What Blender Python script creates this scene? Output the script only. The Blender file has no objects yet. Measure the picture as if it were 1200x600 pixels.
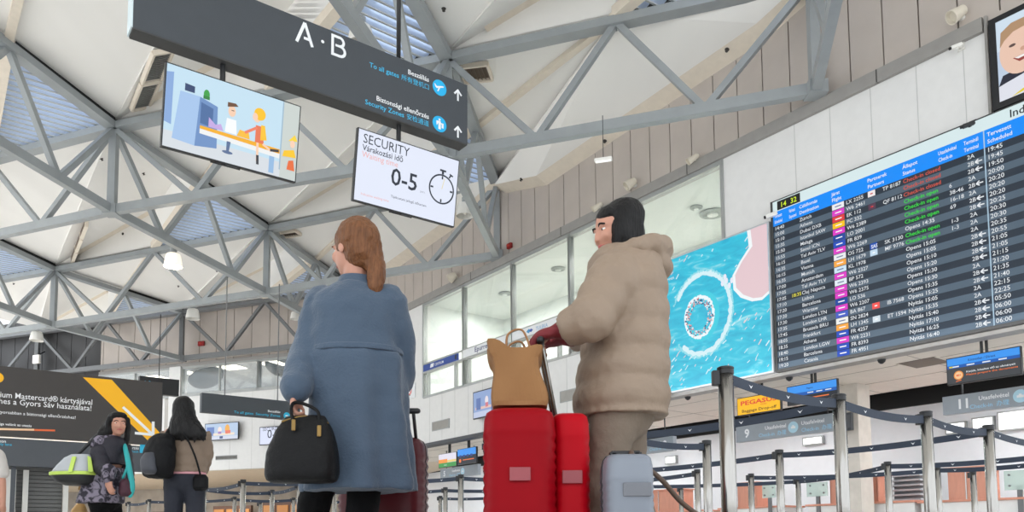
import bpy, bmesh, math, random
from mathutils import Vector, Matrix
random.seed(7)
V = Vector
scene = bpy.context.scene
COL = scene.collection

# ------------------------------------------------------------------ camera model
FP, CY = 918.0, 560.0
PIT, ROL = math.radians(4.4), math.radians(.4)
CAM = V((0, 0, .37))
_R0 = V((1, 0, 0)); FWD = V((0, math.cos(PIT), math.sin(PIT))); _U0 = V((0, -math.sin(PIT), math.cos(PIT)))
RGT = _R0 * math.cos(ROL) - _U0 * math.sin(ROL)
UPV = _U0 * math.cos(ROL) + _R0 * math.sin(ROL)
def ray(x, y): return FWD + RGT * ((x - 600) / FP) - UPV * ((y - CY) / FP)
def AY(x, y, Y):
    d = ray(x, y); return CAM + d * (Y / d.y)
def AZ(x, y, z):
    d = ray(x, y); return CAM + d * ((z - CAM.z) / d.z)
def AP(x, y, p, n):
    d = ray(x, y); return CAM + d * ((p - CAM).dot(n) / d.dot(n))
cd = bpy.data.cameras.new('camera'); co = bpy.data.objects.new('camera', cd); COL.objects.link(co)
cd.sensor_width = 36; cd.lens = FP * 36 / 1200; cd.shift_y = (CY - 300) / 1200; cd.clip_end = 300; cd.clip_start = .05
mw = Matrix((RGT, UPV, -FWD)).transposed().to_4x4(); mw.translation = CAM
co.matrix_world = mw; scene.camera = co

# wall frame: dA runs along the right wall (away from camera), dB goes through it
dA = V((-.5952, .8036, 0)); dB = V((.8036, .5952, 0)); Z = V((0, 0, 1))
P0 = V((4.864, 13.909, 0))
def WS(s, d, z): return P0 + dA * s + dB * d + Z * z
def WP(x, y, d=0):
    q = AP(x, y, P0 + dB * d, dB); return (q - P0).dot(dA), q.z

# ------------------------------------------------------------------ materials
def lin(c):
    o = []
    for v in c:
        v /= 255.0
        o.append(v / 12.92 if v <= .04045 else ((v + .055) / 1.055) ** 2.4)
    return (*o, 1)
MATS = {}
def mat(name, col, rough=.55, metal=0, var=.06, vs=6, bump=0, bs=40, emit=0, spec=.5, stretch=None, ecol=None, sheen=0):
    if name in MATS: return MATS[name]
    m = bpy.data.materials.new(name); m.use_nodes = True; nt = m.node_tree
    b = nt.nodes['Principled BSDF']; c = lin(col)
    b.inputs['Roughness'].default_value = rough; b.inputs['Metallic'].default_value = metal
    b.inputs['Specular IOR Level'].default_value = spec
    if sheen: b.inputs['Sheen Weight'].default_value = sheen
    tc = nt.nodes.new('ShaderNodeTexCoord'); src = tc.outputs['Object']
    if stretch:
        mp = nt.nodes.new('ShaderNodeMapping'); mp.inputs['Scale'].default_value = stretch
        nt.links.new(src, mp.inputs[0]); src = mp.outputs[0]
    if var:
        n = nt.nodes.new('ShaderNodeTexNoise'); n.inputs['Scale'].default_value = vs; n.inputs['Detail'].default_value = 3
        nt.links.new(src, n.inputs['Vector'])
        r = nt.nodes.new('ShaderNodeValToRGB')
        r.color_ramp.elements[0].position = .3; r.color_ramp.elements[1].position = .7
        r.color_ramp.elements[0].color = tuple(max(0, v * (1 - var)) for v in c[:3]) + (1,)
        r.color_ramp.elements[1].color = tuple(min(1, v * (1 + var)) for v in c[:3]) + (1,)
        nt.links.new(n.outputs['Fac'], r.inputs[0]); nt.links.new(r.outputs[0], b.inputs['Base Color'])
    else: b.inputs['Base Color'].default_value = c
    if bump:
        n2 = nt.nodes.new('ShaderNodeTexNoise'); n2.inputs['Scale'].default_value = bs; n2.inputs['Detail'].default_value = 4
        nt.links.new(src, n2.inputs['Vector'])
        bp = nt.nodes.new('ShaderNodeBump'); bp.inputs['Strength'].default_value = bump; bp.inputs['Distance'].default_value = .02
        nt.links.new(n2.outputs['Fac'], bp.inputs['Height']); nt.links.new(bp.outputs[0], b.inputs['Normal'])
    if emit:
        b.inputs['Emission Color'].default_value = lin(ecol or col); b.inputs['Emission Strength'].default_value = emit
    MATS[name] = m; return m
SE = .68     # screens' glow
def scr(col):
    """a colour shown by a lit screen or backlit print"""
    n = 'lit_%02x%02x%02x' % tuple(col)
    if n in MATS: return MATS[n]
    m = mat(n, tuple(v * .25 for v in col), rough=.35, var=0, spec=.25, emit=SE, ecol=col); return m
def ink(col): return mat('print_%02x%02x%02x' % tuple(col), col, rough=.5, var=0)
def glass(name, col, k=.12, refl=.09):
    if name in MATS: return MATS[name]
    m = bpy.data.materials.new(name); m.use_nodes = True; nt = m.node_tree; nt.nodes.clear()
    o = nt.nodes.new('ShaderNodeOutputMaterial'); t = nt.nodes.new('ShaderNodeBsdfTransparent'); g = nt.nodes.new('ShaderNodeBsdfGlossy')
    d = nt.nodes.new('ShaderNodeBsdfDiffuse'); d.inputs[0].default_value = lin(col)
    t.inputs[0].default_value = tuple(.75 + .25 * v for v in lin(col)[:3]) + (1,)
    g.inputs['Roughness'].default_value = .02
    lw = nt.nodes.new('ShaderNodeLayerWeight'); lw.inputs[0].default_value = .5
    pw = nt.nodes.new('ShaderNodeMath'); pw.operation = 'POWER'; pw.inputs[1].default_value = 4
    ml = nt.nodes.new('ShaderNodeMath'); ml.operation = 'MULTIPLY_ADD'; ml.inputs[1].default_value = .45; ml.inputs[2].default_value = refl * .4
    nt.links.new(lw.outputs['Facing'], pw.inputs[0]); nt.links.new(pw.outputs[0], ml.inputs[0])
    m1 = nt.nodes.new('ShaderNodeMixShader'); m1.inputs[0].default_value = k
    m2 = nt.nodes.new('ShaderNodeMixShader')
    nt.links.new(t.outputs[0], m1.inputs[1]); nt.links.new(d.outputs[0], m1.inputs[2])
    nt.links.new(ml.outputs[0], m2.inputs[0]); nt.links.new(m1.outputs[0], m2.inputs[1]); nt.links.new(g.outputs[0], m2.inputs[2])
    nt.links.new(m2.outputs[0], o.inputs[0]); MATS[name] = m; return m
def translucent(name, col):
    m = bpy.data.materials.new(name); m.use_nodes = True; nt = m.node_tree; nt.nodes.clear()
    o = nt.nodes.new('ShaderNodeOutputMaterial'); t = nt.nodes.new('ShaderNodeBsdfTranslucent'); d = nt.nodes.new('ShaderNodeBsdfDiffuse')
    n = nt.nodes.new('ShaderNodeTexNoise'); n.inputs['Scale'].default_value = 3
    r = nt.nodes.new('ShaderNodeValToRGB'); c = lin(col)
    r.color_ramp.elements[0].color = tuple(v * .92 for v in c[:3]) + (1,); r.color_ramp.elements[1].color = c
    nt.links.new(n.outputs['Fac'], r.inputs[0])
    nt.links.new(r.outputs[0], t.inputs[0]); nt.links.new(r.outputs[0], d.inputs[0])
    m1 = nt.nodes.new('ShaderNodeMixShader'); m1.inputs[0].default_value = .5
    nt.links.new(t.outputs[0], m1.inputs[1]); nt.links.new(d.outputs[0], m1.inputs[2]); nt.links.new(m1.outputs[0], o.inputs[0])
    MATS[name] = m; return m

# ------------------------------------------------------------------ mesh building
def frame_of(d, up=Z):
    d = d.normalized(); 
    if abs(d.dot(up)) > .98: up = V((1, 0, 0))
    s = d.cross(up).normalized(); return d, s, s.cross(d)
_txt = {}
def text_shape(s, bold=0.0):
    k = (s, bold)
    if k in _txt: return _txt[k]
    cu = bpy.data.curves.new('t', 'FONT'); cu.body = s; cu.size = 1; cu.resolution_u = 2; cu.fill_mode = 'FRONT'; cu.offset = bold
    ob = bpy.data.objects.new('t', cu); COL.objects.link(ob)
    dg = bpy.context.evaluated_depsgraph_get(); dg.update()
    me = ob.evaluated_get(dg).to_mesh()
    vs = [(v.co.x, v.co.y) for v in me.vertices]; fs = [tuple(p.vertices) for p in me.polygons]
    ob.evaluated_get(dg).to_mesh_clear()
    w = max([v[0] for v in vs], default=0)
    bpy.data.objects.remove(ob); bpy.data.curves.remove(cu)
    _txt[k] = (vs, fs, w); return _txt[k]

class MB:
    def __init__(s): s.v = []; s.f = []; s.m = []; s.mats = []
    def mi(s, m):
        if m is None: return 0
        if m not in s.mats: s.mats.append(m)
        return s.mats.index(m)
    def add(s, vs, fs, m=None):
        o = len(s.v); s.v += [V(v) for v in vs]; i = s.mi(m)
        for f in fs: s.f.append(tuple(o + k for k in f)); s.m.append(i)
        return s
    def box(s, c, a, b, h, m=None):
        """box about c with half-axis vectors a, b, h"""
        vs = [c + a * i + b * j + h * k for i in (-1, 1) for j in (-1, 1) for k in (-1, 1)]
        fs = [(0, 1, 3, 2), (4, 6, 7, 5), (0, 4, 5, 1), (2, 3, 7, 6), (0, 2, 6, 4), (1, 5, 7, 3)]
        if a.cross(b).dot(h) < 0: fs = [f[::-1] for f in fs]
        return s.add(vs, fs, m)
    def bx(s, x0, x1, y0, y1, z0, z1, m=None):
        return s.box(V(((x0 + x1) / 2, (y0 + y1) / 2, (z0 + z1) / 2)), V(((x1 - x0) / 2, 0, 0)), V((0, (y1 - y0) / 2, 0)), V((0, 0, (z1 - z0) / 2)), m)
    def wbox(s, s0, s1, d0, d1, z0, z1, m=None):
        return s.box(WS((s0 + s1) / 2, (d0 + d1) / 2, (z0 + z1) / 2), dA * (abs(s1 - s0) / 2), dB * (abs(d1 - d0) / 2), Z * (abs(z1 - z0) / 2), m)
    def beam(s, p, q, w, h, m=None, up=Z):
        d, sd, u = frame_of(q - p, up)
        return s.box((p + q) / 2, (q - p) / 2, sd * (w / 2), u * (h / 2), m)
    def path(s, pts, rad, n=12, m=None, cap=True):
        """round tube through points; rad a number or list (or (ra, rb) pairs)"""
        pts = [V(p) for p in pts]
        if not isinstance(rad, (list, tuple)): rad = [rad] * len(pts)
        rings = []; prev = None
        for i, p in enumerate(pts):
            t = (pts[min(i + 1, len(pts) - 1)] - pts[max(i - 1, 0)])
            if t.length < 1e-9: t = Z.copy()
            t.normalize()
            if prev is None: _, sd, u = frame_of(t, V((0, 0, 1)) if abs(t.z) < .9 else V((0, 1, 0)))
            else:
                sd = prev - t * prev.dot(t); sd.normalize(); u = sd.cross(t)
            prev = sd
            ra, rb = rad[i] if isinstance(rad[i], (list, tuple)) else (rad[i], rad[i])
            rings.append([p + sd * (ra * math.cos(2 * math.pi * k / n)) + u * (rb * math.sin(2 * math.pi * k / n)) for k in range(n)])
        return s.loft(rings, m, cap)
    def limb(s, pts, rad, n=14, m=None):
        """tube with rounded ends, smoothly interpolated"""
        P = [V(p) for p in pts]; out = []; ro = []
        k = 6
        for i in range(len(P) - 1):
            p0 = P[max(i - 1, 0)]; p1 = P[i]; p2 = P[i + 1]; p3 = P[min(i + 2, len(P) - 1)]
            for j in range(k):
                t = j / k
                a = .5 * ((2 * p1) + (p2 - p0) * t + (2 * p0 - 5 * p1 + 4 * p2 - p3) * t * t + (3 * p1 - p0 - 3 * p2 + p3) * t ** 3)
                out.append(a); tt = t * t * (3 - 2 * t); ro.append(rad[i] * (1 - tt) + rad[i + 1] * tt)
        out.append(P[-1]); ro.append(rad[-1])
        d0 = (out[0] - out[1]).normalized(); d1 = (out[-1] - out[-2]).normalized()
        pre = [(out[0] + d0 * ro[0] * .9, ro[0] * .3), (out[0] + d0 * ro[0] * .6, ro[0] * .75)]
        post = [(out[-1] + d1 * ro[-1] * .6, ro[-1] * .75), (out[-1] + d1 * ro[-1] * .9, ro[-1] * .3)]
        return s.path([a for a, _ in pre] + out + [a for a, _ in post], [b for _, b in pre] + ro + [b for _, b in post], n, m)
    def loft(s, rings, m=None, cap=True):
        n = len(rings[0]); vs = [p for r in rings for p in r]; fs = []
        for i in range(len(rings) - 1):
            for k in range(n):
                a = i * n + k; b = i * n + (k + 1) % n
                fs.append((a, b, b + n, a + n))
        if cap: fs += [tuple(range(n - 1, -1, -1)), tuple(range((len(rings) - 1) * n, len(rings) * n))]
        return s.add(vs, fs, m)
    def ell(s, c, ax, ay, az, n=16, m=None):
        rings = []
        for i in range(1, n):
            t = math.pi * i / n
            rings.append([c + az * math.cos(t) + (ax * math.cos(2 * math.pi * k / (2 * n)) + ay * math.sin(2 * math.pi * k / (2 * n))) * math.sin(t) for k in range(2 * n)])
        return s.loft(rings, m)
    def lathe(s, c, prof, n=24, m=None, ax=Z, cap=True):
        d, a, b = frame_of(ax)
        return s.loft([[c + d * h + (a * math.cos(2 * math.pi * k / n) + b * math.sin(2 * math.pi * k / n)) * r for k in range(n)] for r, h in prof], m, cap)
    def prism(s, poly, h, m=None):
        """polygon of 3-D points extruded along vector h"""
        n = len(poly); vs = [V(p) for p in poly] + [V(p) + h for p in poly]
        fs = [tuple(range(n - 1, -1, -1)), tuple(range(n, 2 * n))] + [(k, (k + 1) % n, n + (k + 1) % n, n + k) for k in range(n)]
        return s.add(vs, fs, m)
    def build(s, name, m=None, parent=None, smooth=False, bevel=0, remesh=0, sm=0, disp=None, subd=0, **tags):
        me = bpy.data.meshes.new(name)
        off = parent_world(parent) if parent else V((0, 0, 0))
        me.from_pydata([v - off for v in s.v], [], s.f)
        mats = list(s.mats) if s.mats else []
        if not mats: mats = [m]
        for q in mats: me.materials.append(q)
        if s.mats: me.polygons.foreach_set('material_index', s.m)
        me.update()
        bm = bmesh.new(); bm.from_mesh(me); bmesh.ops.recalc_face_normals(bm, faces=bm.faces); bm.to_mesh(me); bm.free()
        if smooth: me.polygons.foreach_set('use_smooth', [True] * len(me.polygons))
        o = bpy.data.objects.new(name, me); COL.objects.link(o)
        if parent: o.parent = parent
        if bevel:
            b = o.modifiers.new('bevel', 'BEVEL'); b.width = bevel; b.segments = 2; b.limit_method = 'ANGLE'
        if remesh:
            r = o.modifiers.new('remesh', 'REMESH'); r.mode = 'VOXEL'; r.voxel_size = remesh; r.use_smooth_shade = True
        if sm:
            q = o.modifiers.new('smooth', 'SMOOTH'); q.iterations = sm; q.factor = .5
        if subd:
            q = o.modifiers.new('sub', 'SUBSURF'); q.levels = subd; q.render_levels = subd
        if disp:
            t = bpy.data.textures.new(name + '_folds', 'CLOUDS'); t.noise_scale = disp[1]; t.noise_depth = 2
            q = o.modifiers.new('folds', 'DISPLACE'); q.texture = t; q.strength = disp[0]; q.mid_level = .5; q.texture_coords = 'LOCAL'
        for k, w in tags.items(): o[k] = w
        return o
def parent_world(p):
    l = V((0, 0, 0))
    while p: l = l + p.location; p = p.parent
    return l
def thing(name, label, cat, loc=(0, 0, 0), group=None):
    o = bpy.data.objects.new(name, None); COL.objects.link(o); o.location = V(loc); o.empty_display_size = .1
    o['label'] = label; o['category'] = cat
    if group: o['group'] = group
    return o
def tag(o, label, cat, group=None):
    o['label'] = label; o['category'] = cat
    if group: o['group'] = group
    return o
def struct(o): o['kind'] = 'structure'; return o

class Canvas:
    """flat print or screen picture: u to the viewer's right, v up, in metres from the lower-left corner"""
    def __init__(s, o, u, v, n, step=.0006): s.o = o; s.u = u; s.v = v; s.n = n; s.mb = MB(); s.k = 0; s.step = step; s.lock = False
    def p(s, x, y): return s.o + s.u * x + s.v * y + s.n * (s.step * s.k)
    def poly(s, pts, m): s.k += 0 if s.lock else 1; s.mb.add([s.p(*q) for q in pts], [tuple(range(len(pts)))], m)
    def rect(s, x0, y0, x1, y1, m): s.poly([(x0, y0), (x1, y0), (x1, y1), (x0, y1)], m)
    def disc(s, x, y, rx, ry, m, n=20, rot=0):
        c, q = math.cos(rot), math.sin(rot)
        s.poly([(x + rx * math.cos(t) * c - ry * math.sin(t) * q, y + rx * math.cos(t) * q + ry * math.sin(t) * c) for t in [2 * math.pi * i / n for i in range(n)]], m)
    def ring(s, x, y, r0, r1, m, a0=0, a1=2 * math.pi, n=28, sq=1):
        s.k += 1
        vs = []; fs = []
        for i in range(n + 1):
            t = a0 + (a1 - a0) * i / n
            vs += [s.p(x + r0 * math.cos(t) * sq, y + r0 * math.sin(t)), s.p(x + r1 * math.cos(t) * sq, y + r1 * math.sin(t))]
            if i < n: fs.append((2 * i, 2 * i + 1, 2 * i + 3, 2 * i + 2))
        s.mb.add(vs, fs, m)
    def line(s, x0, y0, x1, y1, w, m):
        d = V((x1 - x0, y1 - y0)).normalized(); a = V((-d.y, d.x)) * (w / 2)
        s.poly([(x0 + a.x, y0 + a.y), (x1 + a.x, y1 + a.y), (x1 - a.x, y1 - a.y), (x0 - a.x, y0 - a.y)], m)
    def text(s, t, x, y, size, m, al='L', bold=0.0, sx=1.0):
        vs, fs, w = text_shape(t, bold); s.k += 0 if s.lock else 1
        x -= {'L': 0, 'C': w / 2, 'R': w}[al] * size * sx
        s.mb.add([s.p(x + a * size * sx, y + b * size) for a, b in vs], fs, m)
    def fit(s, t, x0, x1, y, size, m, bold=0.0):
        w = text_shape(t, bold)[2]; s.text(t, x0, y, size, m, 'L', bold, (x1 - x0) / (w * size))
    def build(s, name, parent): return s.mb.build(name, None, parent)
# ================================================================== SETTING
m_white = mat('white_panel', (226, 225, 223), rough=.5, var=.02)
m_frieze = mat('grey_metal_panel', (190, 180, 172), rough=.45, var=.04, vs=2)
m_frieze_shade = mat('charcoal_metal_panel', (58, 57, 58), rough=.5, var=.05, vs=2)  # shade on the left part of the far wall, put into the panel colour
m_seam = mat('dark_joint', (60, 57, 56), rough=.8, var=0)
m_gutter = mat('grey_gutter', (150, 147, 143), rough=.45, var=.05)
m_floor = mat('floor_stone', (216, 215, 212), rough=.35, var=.05, vs=1.5)
m_soffit = mat('soffit_tile', (226, 217, 206), rough=.6, var=.03)
m_alu = mat('window_aluminium', (168, 170, 168), rough=.35, metal=.3, var=.03)
m_green = mat('office_wall', (220, 225, 222), rough=.7, var=.03)
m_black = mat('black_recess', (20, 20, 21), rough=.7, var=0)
m_dark = mat('black_plastic', (24, 25, 28), rough=.4, var=.05)
m_glass = glass('office_glass', (214, 222, 218), k=.10, refl=.10)
m_glass2 = glass('clear_glass', (210, 222, 228), k=.10, refl=.12)
m_roof = mat('roof_panel', (238, 236, 232), rough=.6, var=.03, vs=.8, bump=.08, bs=3, stretch=(1, .12, 1))
m_cream = mat('cream_fascia', (226, 215, 199), rough=.55, var=.04)
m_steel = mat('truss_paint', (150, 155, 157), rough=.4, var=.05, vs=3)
m_chrome = mat('brushed_steel', (166, 163, 158), rough=.2, metal=.95, var=.06, vs=60, stretch=(8, 8, .3))

# floor
b = MB(); b.bx(-45, 40, -40, 48, -.3, 0); struct(b.build('floor', m_floor))
# right wall: white lower band, office windows above it, gutter, frieze
SL, SR = 19.6, -9.0
b = MB()
b.wbox(-3.6, 1.18, 0, .25, 3.3, 7.75)
b.wbox(1.18, 12.8, 0, .25, 3.3, 4.75)
b.wbox(12.8, SL, 0, .25, 3.3, 7.75)
for s in [-.43, -1.12, -1.85, -2.6, -3.3]: b.wbox(s - .006, s + .006, -.004, .004, 6.44, 7.75, mat('fine_joint', (196, 196, 194), var=0))
for i in range(16): 
    s = 1.6 + i * .72
    b.wbox(s - .006, s + .006, -.004, .004, 3.3, 4.72, MATS['fine_joint'])
b.mats = [m_white] + b.mats if b.mats[0] is not m_white else b.mats
b.m = [0 if len(b.m) and i < 18 else 1 for i in range(len(b.f))]
struct(b.build('wall_right'))
b = MB(); b.wbox(SR, -3.6, 0, .25, 3.3, 7.97); b.wbox(-3.66, -3.62, -.05, .02, 6.4, 7.97, m_gutter)
b.mats = [m_frieze, m_gutter]; b.m = [0] * 6 + [1] * 6
struct(b.build('wall_right_end'))
b = MB()
b.wbox(SR, SL, .06, .3, 7.9, 10.6, m_seam)
s = -9.0
while s < SL:
    b.wbox(s + .012, s + .563, 0, .08, 7.97, 10.6, m_frieze); s += .575
struct(b.build('wall_right_frieze'))
b = MB(); b.wbox(SR if False else -3.6, SL, -.07, .3, 7.75, 7.97, m_gutter)
for s in range(-2, 20, 4): b.wbox(s - .01, s + .01, -.073, .0, 7.75, 7.97, m_seam)
struct(b.build('trim_gutter'))
# trim under the white band (dark edge lip)
b = MB(); b.wbox(5.6, SL, -.05, .25, 3.2, 3.3); struct(b.build('trim_edge', mat('dark_edge', (72, 74, 78), var=.03)))
b = MB(); b.wbox(SR, 5.6, -.02, .25, 3.24, 3.3); struct(b.build('trim_board_edge', m_gutter))
# office windows
MUL = [1.18, 3.45, 5.77, 8.11, 10.49, 12.78]
for i in range(5):
    s0, s1 = MUL[i], MUL[i + 1]
    w = thing('window_%d' % (i + 1), 'office window %d' % (i + 1), 'window', WS((s0 + s1) / 2, 0, 4.75)); w['kind'] = 'structure'
    del w['label'], w['category']
    b = MB()
    for s, k in ((s0, .035), (s1, .035)): b.wbox(s - k, s + k, -.03, .12, 4.75, 7.75)
    b.wbox(s0, s1, -.02, .1, 7.66, 7.75); b.wbox(s0, s1, -.03, .1, 5.50, 5.56); b.wbox(s0, s1, -.02, .1, 4.72, 4.79); b.wbox(s0, s1, -.01, .08, 5.80, 5.83)
    sm_ = s0 + .45; b.wbox(sm_ - .03, sm_ + .03, -.02, .1, 4.75, 5.5)
    sm_ = s1 - .25; b.wbox(sm_ - .02, sm_ + .02, -.02, .1, 4.75, 5.5)
    b.build('window_frame', m_alu, w)
    b = MB(); b.wbox(s0 + .035, s1 - .035, .03, .04, 5.56, 7.66); b.wbox(s0 + .035, s1 - .035, .03, .04, 4.79, 5.5)
    b.build('pane', m_glass, w)
# office room behind the glass
b = MB(); b.wbox(1.0, 13.0, 3.2, 3.4, 4.6, 7.9); struct(b.build('wall_office_back', m_green))
b = MB(); b.wbox(.95, 1.1, .25, 3.3, 4.6, 7.9); b.wbox(12.9, 13.05, .25, 3.3, 4.6, 7.9); struct(b.build('wall_office_side', m_green))
b = MB(); b.wbox(1.0, 13.0, .25, 3.4, 7.78, 7.88); struct(b.build('ceiling_office', mat('office_ceiling', (204, 209, 206), var=.02)))
b = MB(); b.wbox(1.0, 13.0, .25, 3.4, 4.55, 4.65); struct(b.build('floor_office', m_soffit))
# check-in zone under the wall
b = MB(); b.wbox(SR, SL + 2, .25, 3.5, 3.3, 3.42, m_soffit)
for i in range(14):
    s = SR + 1 + i * 2.0; b.wbox(s - .006, s + .006, .3, 3.45, 3.296, 3.3, mat('tile_joint', (150, 142, 132), var=0))
for d in (1.1, 2.3): b.wbox(SR, SL, d - .006, d + .006, 3.296, 3.3, MATS['tile_joint'])
b.mats = [m_soffit, MATS['tile_joint']]; 
struct(b.build('ceiling_check_in'))
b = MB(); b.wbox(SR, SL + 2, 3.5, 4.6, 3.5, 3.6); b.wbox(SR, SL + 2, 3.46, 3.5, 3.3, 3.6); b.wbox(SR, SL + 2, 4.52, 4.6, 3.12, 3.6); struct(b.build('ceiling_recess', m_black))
m_back = mat('check_in_back_wall', (226, 227, 230), rough=.5, var=.02)
b = MB(); b.wbox(SR, SL + 2, 4.6, 4.8, 0, 3.7); struct(b.build('wall_check_in', m_back))
# far wall: panelled frieze, glazing, white band
dP = (V((-14.0, 32.75, 0)) - V((-6.1, 29.9, 0))).normalized(); dN = V((-dP.y, dP.x, 0))
if dN.y < 0: dN = -dN
F0 = V((-6.1, 29.9, 0)) + dN * .5
def FS(t, d, z): return F0 + dP * t + dN * d + Z * z
def fbox(b, t0, t1, d0, d1, z0, z1, m=None):
    return b.box(FS((t0 + t1) / 2, (d0 + d1) / 2, (z0 + z1) / 2), dP * (abs(t1 - t0) / 2), dN * (abs(d1 - d0) / 2), Z * (abs(z1 - z0) / 2), m)
def FP_(x, y, d=0):
    q = AP(x, y, F0 + dN * d, dN); return (q - F0).dot(dP), q.z
tdark = FP_(118, 420)[0]
b = MB(); fbox(b, -2, tdark, .1, .3, 7.95, 10.8, m_seam)
t = -2.0
while t < tdark: fbox(b, t + .015, min(t + .885, tdark), 0, .12, 7.95, 10.8, m_frieze); t += .9
struct(b.build('wall_far_frieze'))
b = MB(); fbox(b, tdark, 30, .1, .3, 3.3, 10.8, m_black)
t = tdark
while t < 30: fbox(b, t + .015, t + .885, 0, .12, 3.3, 10.8, m_frieze_shade); t += .9
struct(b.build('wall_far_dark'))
b = MB(); fbox(b, -2, tdark, -.08, .3, 7.83, 7.97); struct(b.build('trim_far', m_gutter))
tcol = FP_(207, 430)[0]
z_sill = FP_(270, 460)[1]
b = MB(); fbox(b, -2, tcol - .6, 0, .25, 3.3, z_sill); fbox(b, tcol + .6, tdark, 0, .25, 3.3, z_sill); fbox(b, tcol - .3, tcol + .3, -.1, .3, 3.3, 7.85)
t = -1.5
while t < tdark: fbox(b, t - .006, t + .006, -.005, .01, 3.3, z_sill, MATS['fine_joint']); t += 1.1
b.mats = [m_white, MATS['fine_joint']]; b.m = [0] * 18 + [1] * (len(b.f) - 18)
struct(b.build('wall_far'))
edges = [-2, FP_(333, 430)[0], FP_(305, 430)[0], tcol - .3]
edges = [-2, 1.2, FP_(303, 430)[0], tcol - .3, tcol + .3, tdark]
k = 6
for i in (0, 1, 2, 4):
    w = thing('window_%d' % k, 'x', 'x', FS((edges[i] + edges[i + 1]) / 2, 0, z_sill)); del w['label'], w['category']; w['kind'] = 'structure'; k += 1
    b = MB(); t0, t1 = edges[i], edges[i + 1]
    fbox(b, t0 - .05, t0 + .05, -.05, .15, z_sill, 7.85); fbox(b, t1 - .05, t1 + .05, -.05, .15, z_sill, 7.85); fbox(b, t0, t1, -.05, .15, 7.75, 7.85); fbox(b, t0, t1, -.05, .15, z_sill - .02, z_sill + .1)
    tm = (t0 + t1) / 2; fbox(b, tm - .03, tm + .03, -.02, .1, z_sill, 7.8)
    b.build('window_frame', m_alu, w)
    b = MB(); fbox(b, t0, t1, .03, .04, z_sill + .1, 7.75); b.build('pane', m_glass2, w)
# hall beyond the far glazing: ceiling and an outer wall with daylight windows
b = MB(); fbox(b, -2, tdark + 2, .3, 7, 7.95, 8.05); struct(b.build('ceiling_far_hall', mat('far_ceiling', (168, 172, 174), var=.03)))
b = MB(); fbox(b, -2, tdark + 2, .3, 7, z_sill - .3, z_sill - .2); struct(b.build('floor_far_hall', m_soffit))
b = MB(); fbox(b, -2, tdark + 2, 7, 7.2, z_sill - .2, z_sill + .35)
b.mats = [m_white]; b.m = [0] * len(b.f)
for i in range(8): fbox(b, -1.5 + i * 2.2, -1.4 + i * 2.2, 7, 7.2, z_sill, 8)
b.m = [0] * len(b.f)
struct(b.build('wall_far_hall'))
# zone below the far wall: brown sloping soffit, dim shop fronts
b = MB(); b.prism([FS(-3, .1, 3.32), FS(-3, 5, 3.0), FS(34, 5, 3.0), FS(34, .1, 3.32)], Z * .1); struct(b.build('ceiling_shops', mat('shop_soffit', (216, 200, 178), rough=.5, var=.05)))
b = MB(); fbox(b, -3, 34, 5, 5.2, 0, 3.3); struct(b.build('wall_shops', mat('shop_wall', (150, 140, 128), rough=.6, var=.25, vs=1.2)))

# ================================================================== ROOF
ZU, ZL = 10.07, 8.07
E1 = V((5.30, 13.0, 0)); b0 = V((-1.24, 15.22, 0)); b1 = V((-9.30, 17.75, 0)); b2 = V((-17.3, 20.9, 0))
E2 = V((-.37, 20.87, 0)); c1 = V((-7.62, 23.9, 0)); c2 = V((-16.35, 27.45, 0)); c3 = V((-24.6, 30.6, 0))
d1 = V((-6.1, 29.9, 0)); d2 = V((-14.0, 32.75, 0)); d3 = V((-22.0, 35.8, 0)); d4 = V((-30, 38.6, 0))
QV = V((-1.5, -5.75, 0))
e0 = E1 + QV; a0 = b0 + QV; a1 = b1 + V((-1.1, -6.1, 0)); a2 = b2 + QV
def up(p, z=ZU): return V((p.x, p.y, z))
HR = 1.3
roof_parts = MB()
sky_specs = []
def bl(n00, n10, n01, n11, u, v): return (n00 * (1 - u) + n10 * u) * (1 - v) + (n01 * (1 - u) + n11 * u) * v
def bay(n00, n10, n01, n11, name):
    g = lambda u, v, z=0: up(bl(n00, n10, n01, n11, u, v), ZU + .16 + z)
    b = roof_parts
    T = V((0, 0, .05))
    b.prism([g(0, 1), g(.5, 1), g(0, .5)], T, m_roof)                                  # low corner
    b.prism([g(0, .5, .03), g(.5, 1, .03), g(1, 1, .05), g(0, 0, .05)], T, m_roof)     # middle band
    b.prism([g(0, 0), g(1, 1), g(1, .5, HR), g(.5, 0, HR)], T, m_roof)     # raised fold
    b.prism([g(0, 0), g(.5, 0, 0), g(.5, 0, HR)], (n01 - n00).normalized() * -.05, m_roof)
    b.prism([g(1, 1), g(1, .5, 0), g(1, .5, HR)], (n01 - n11).normalized() * .05, m_roof)
    # cream edges: along the low corner, along the raised fold, and the upstand over the skylight
    b.beam(g(.5, 1, -.03), g(0, .5, -.03), .16, .14, m_cream)
    b.beam(g(.12, 0.005, HR * .24 - .02), g(.5, 0.005, HR - .02), .30, .12, m_cream)
    b.beam(g(.5, 0, .02), g(1, .5, .02), .22, .22, m_cream)
    b.prism([g(.5, 0, 0), g(1, .5, 0), g(1, .5, HR), g(.5, 0, HR)], (n00 - n11).normalized() * .06, m_roof)
    # edge members visible from below: dark valley strips beside the chords
    sky_specs.append((name, g(.52, .0, -.06), g(1, 0, -.06), g(1, .48, -.06)))
bay(b0, E1, a0, e0, 'top')
bay(b1, b0, a1, a0, 'upper')
bay(b2, b1, a2, a1, 'left')
bay(c1, E2, b1, b0, 'middle')
bay(c2, c1, b2, b1, 'centre')
bay(c3, c2, b2 + (b2 - b1), b2, 'lowleft')
bay(d2, d1, c2, c1, 'far')
bay(d3, d2, c3, c2, 'farleft')
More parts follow.
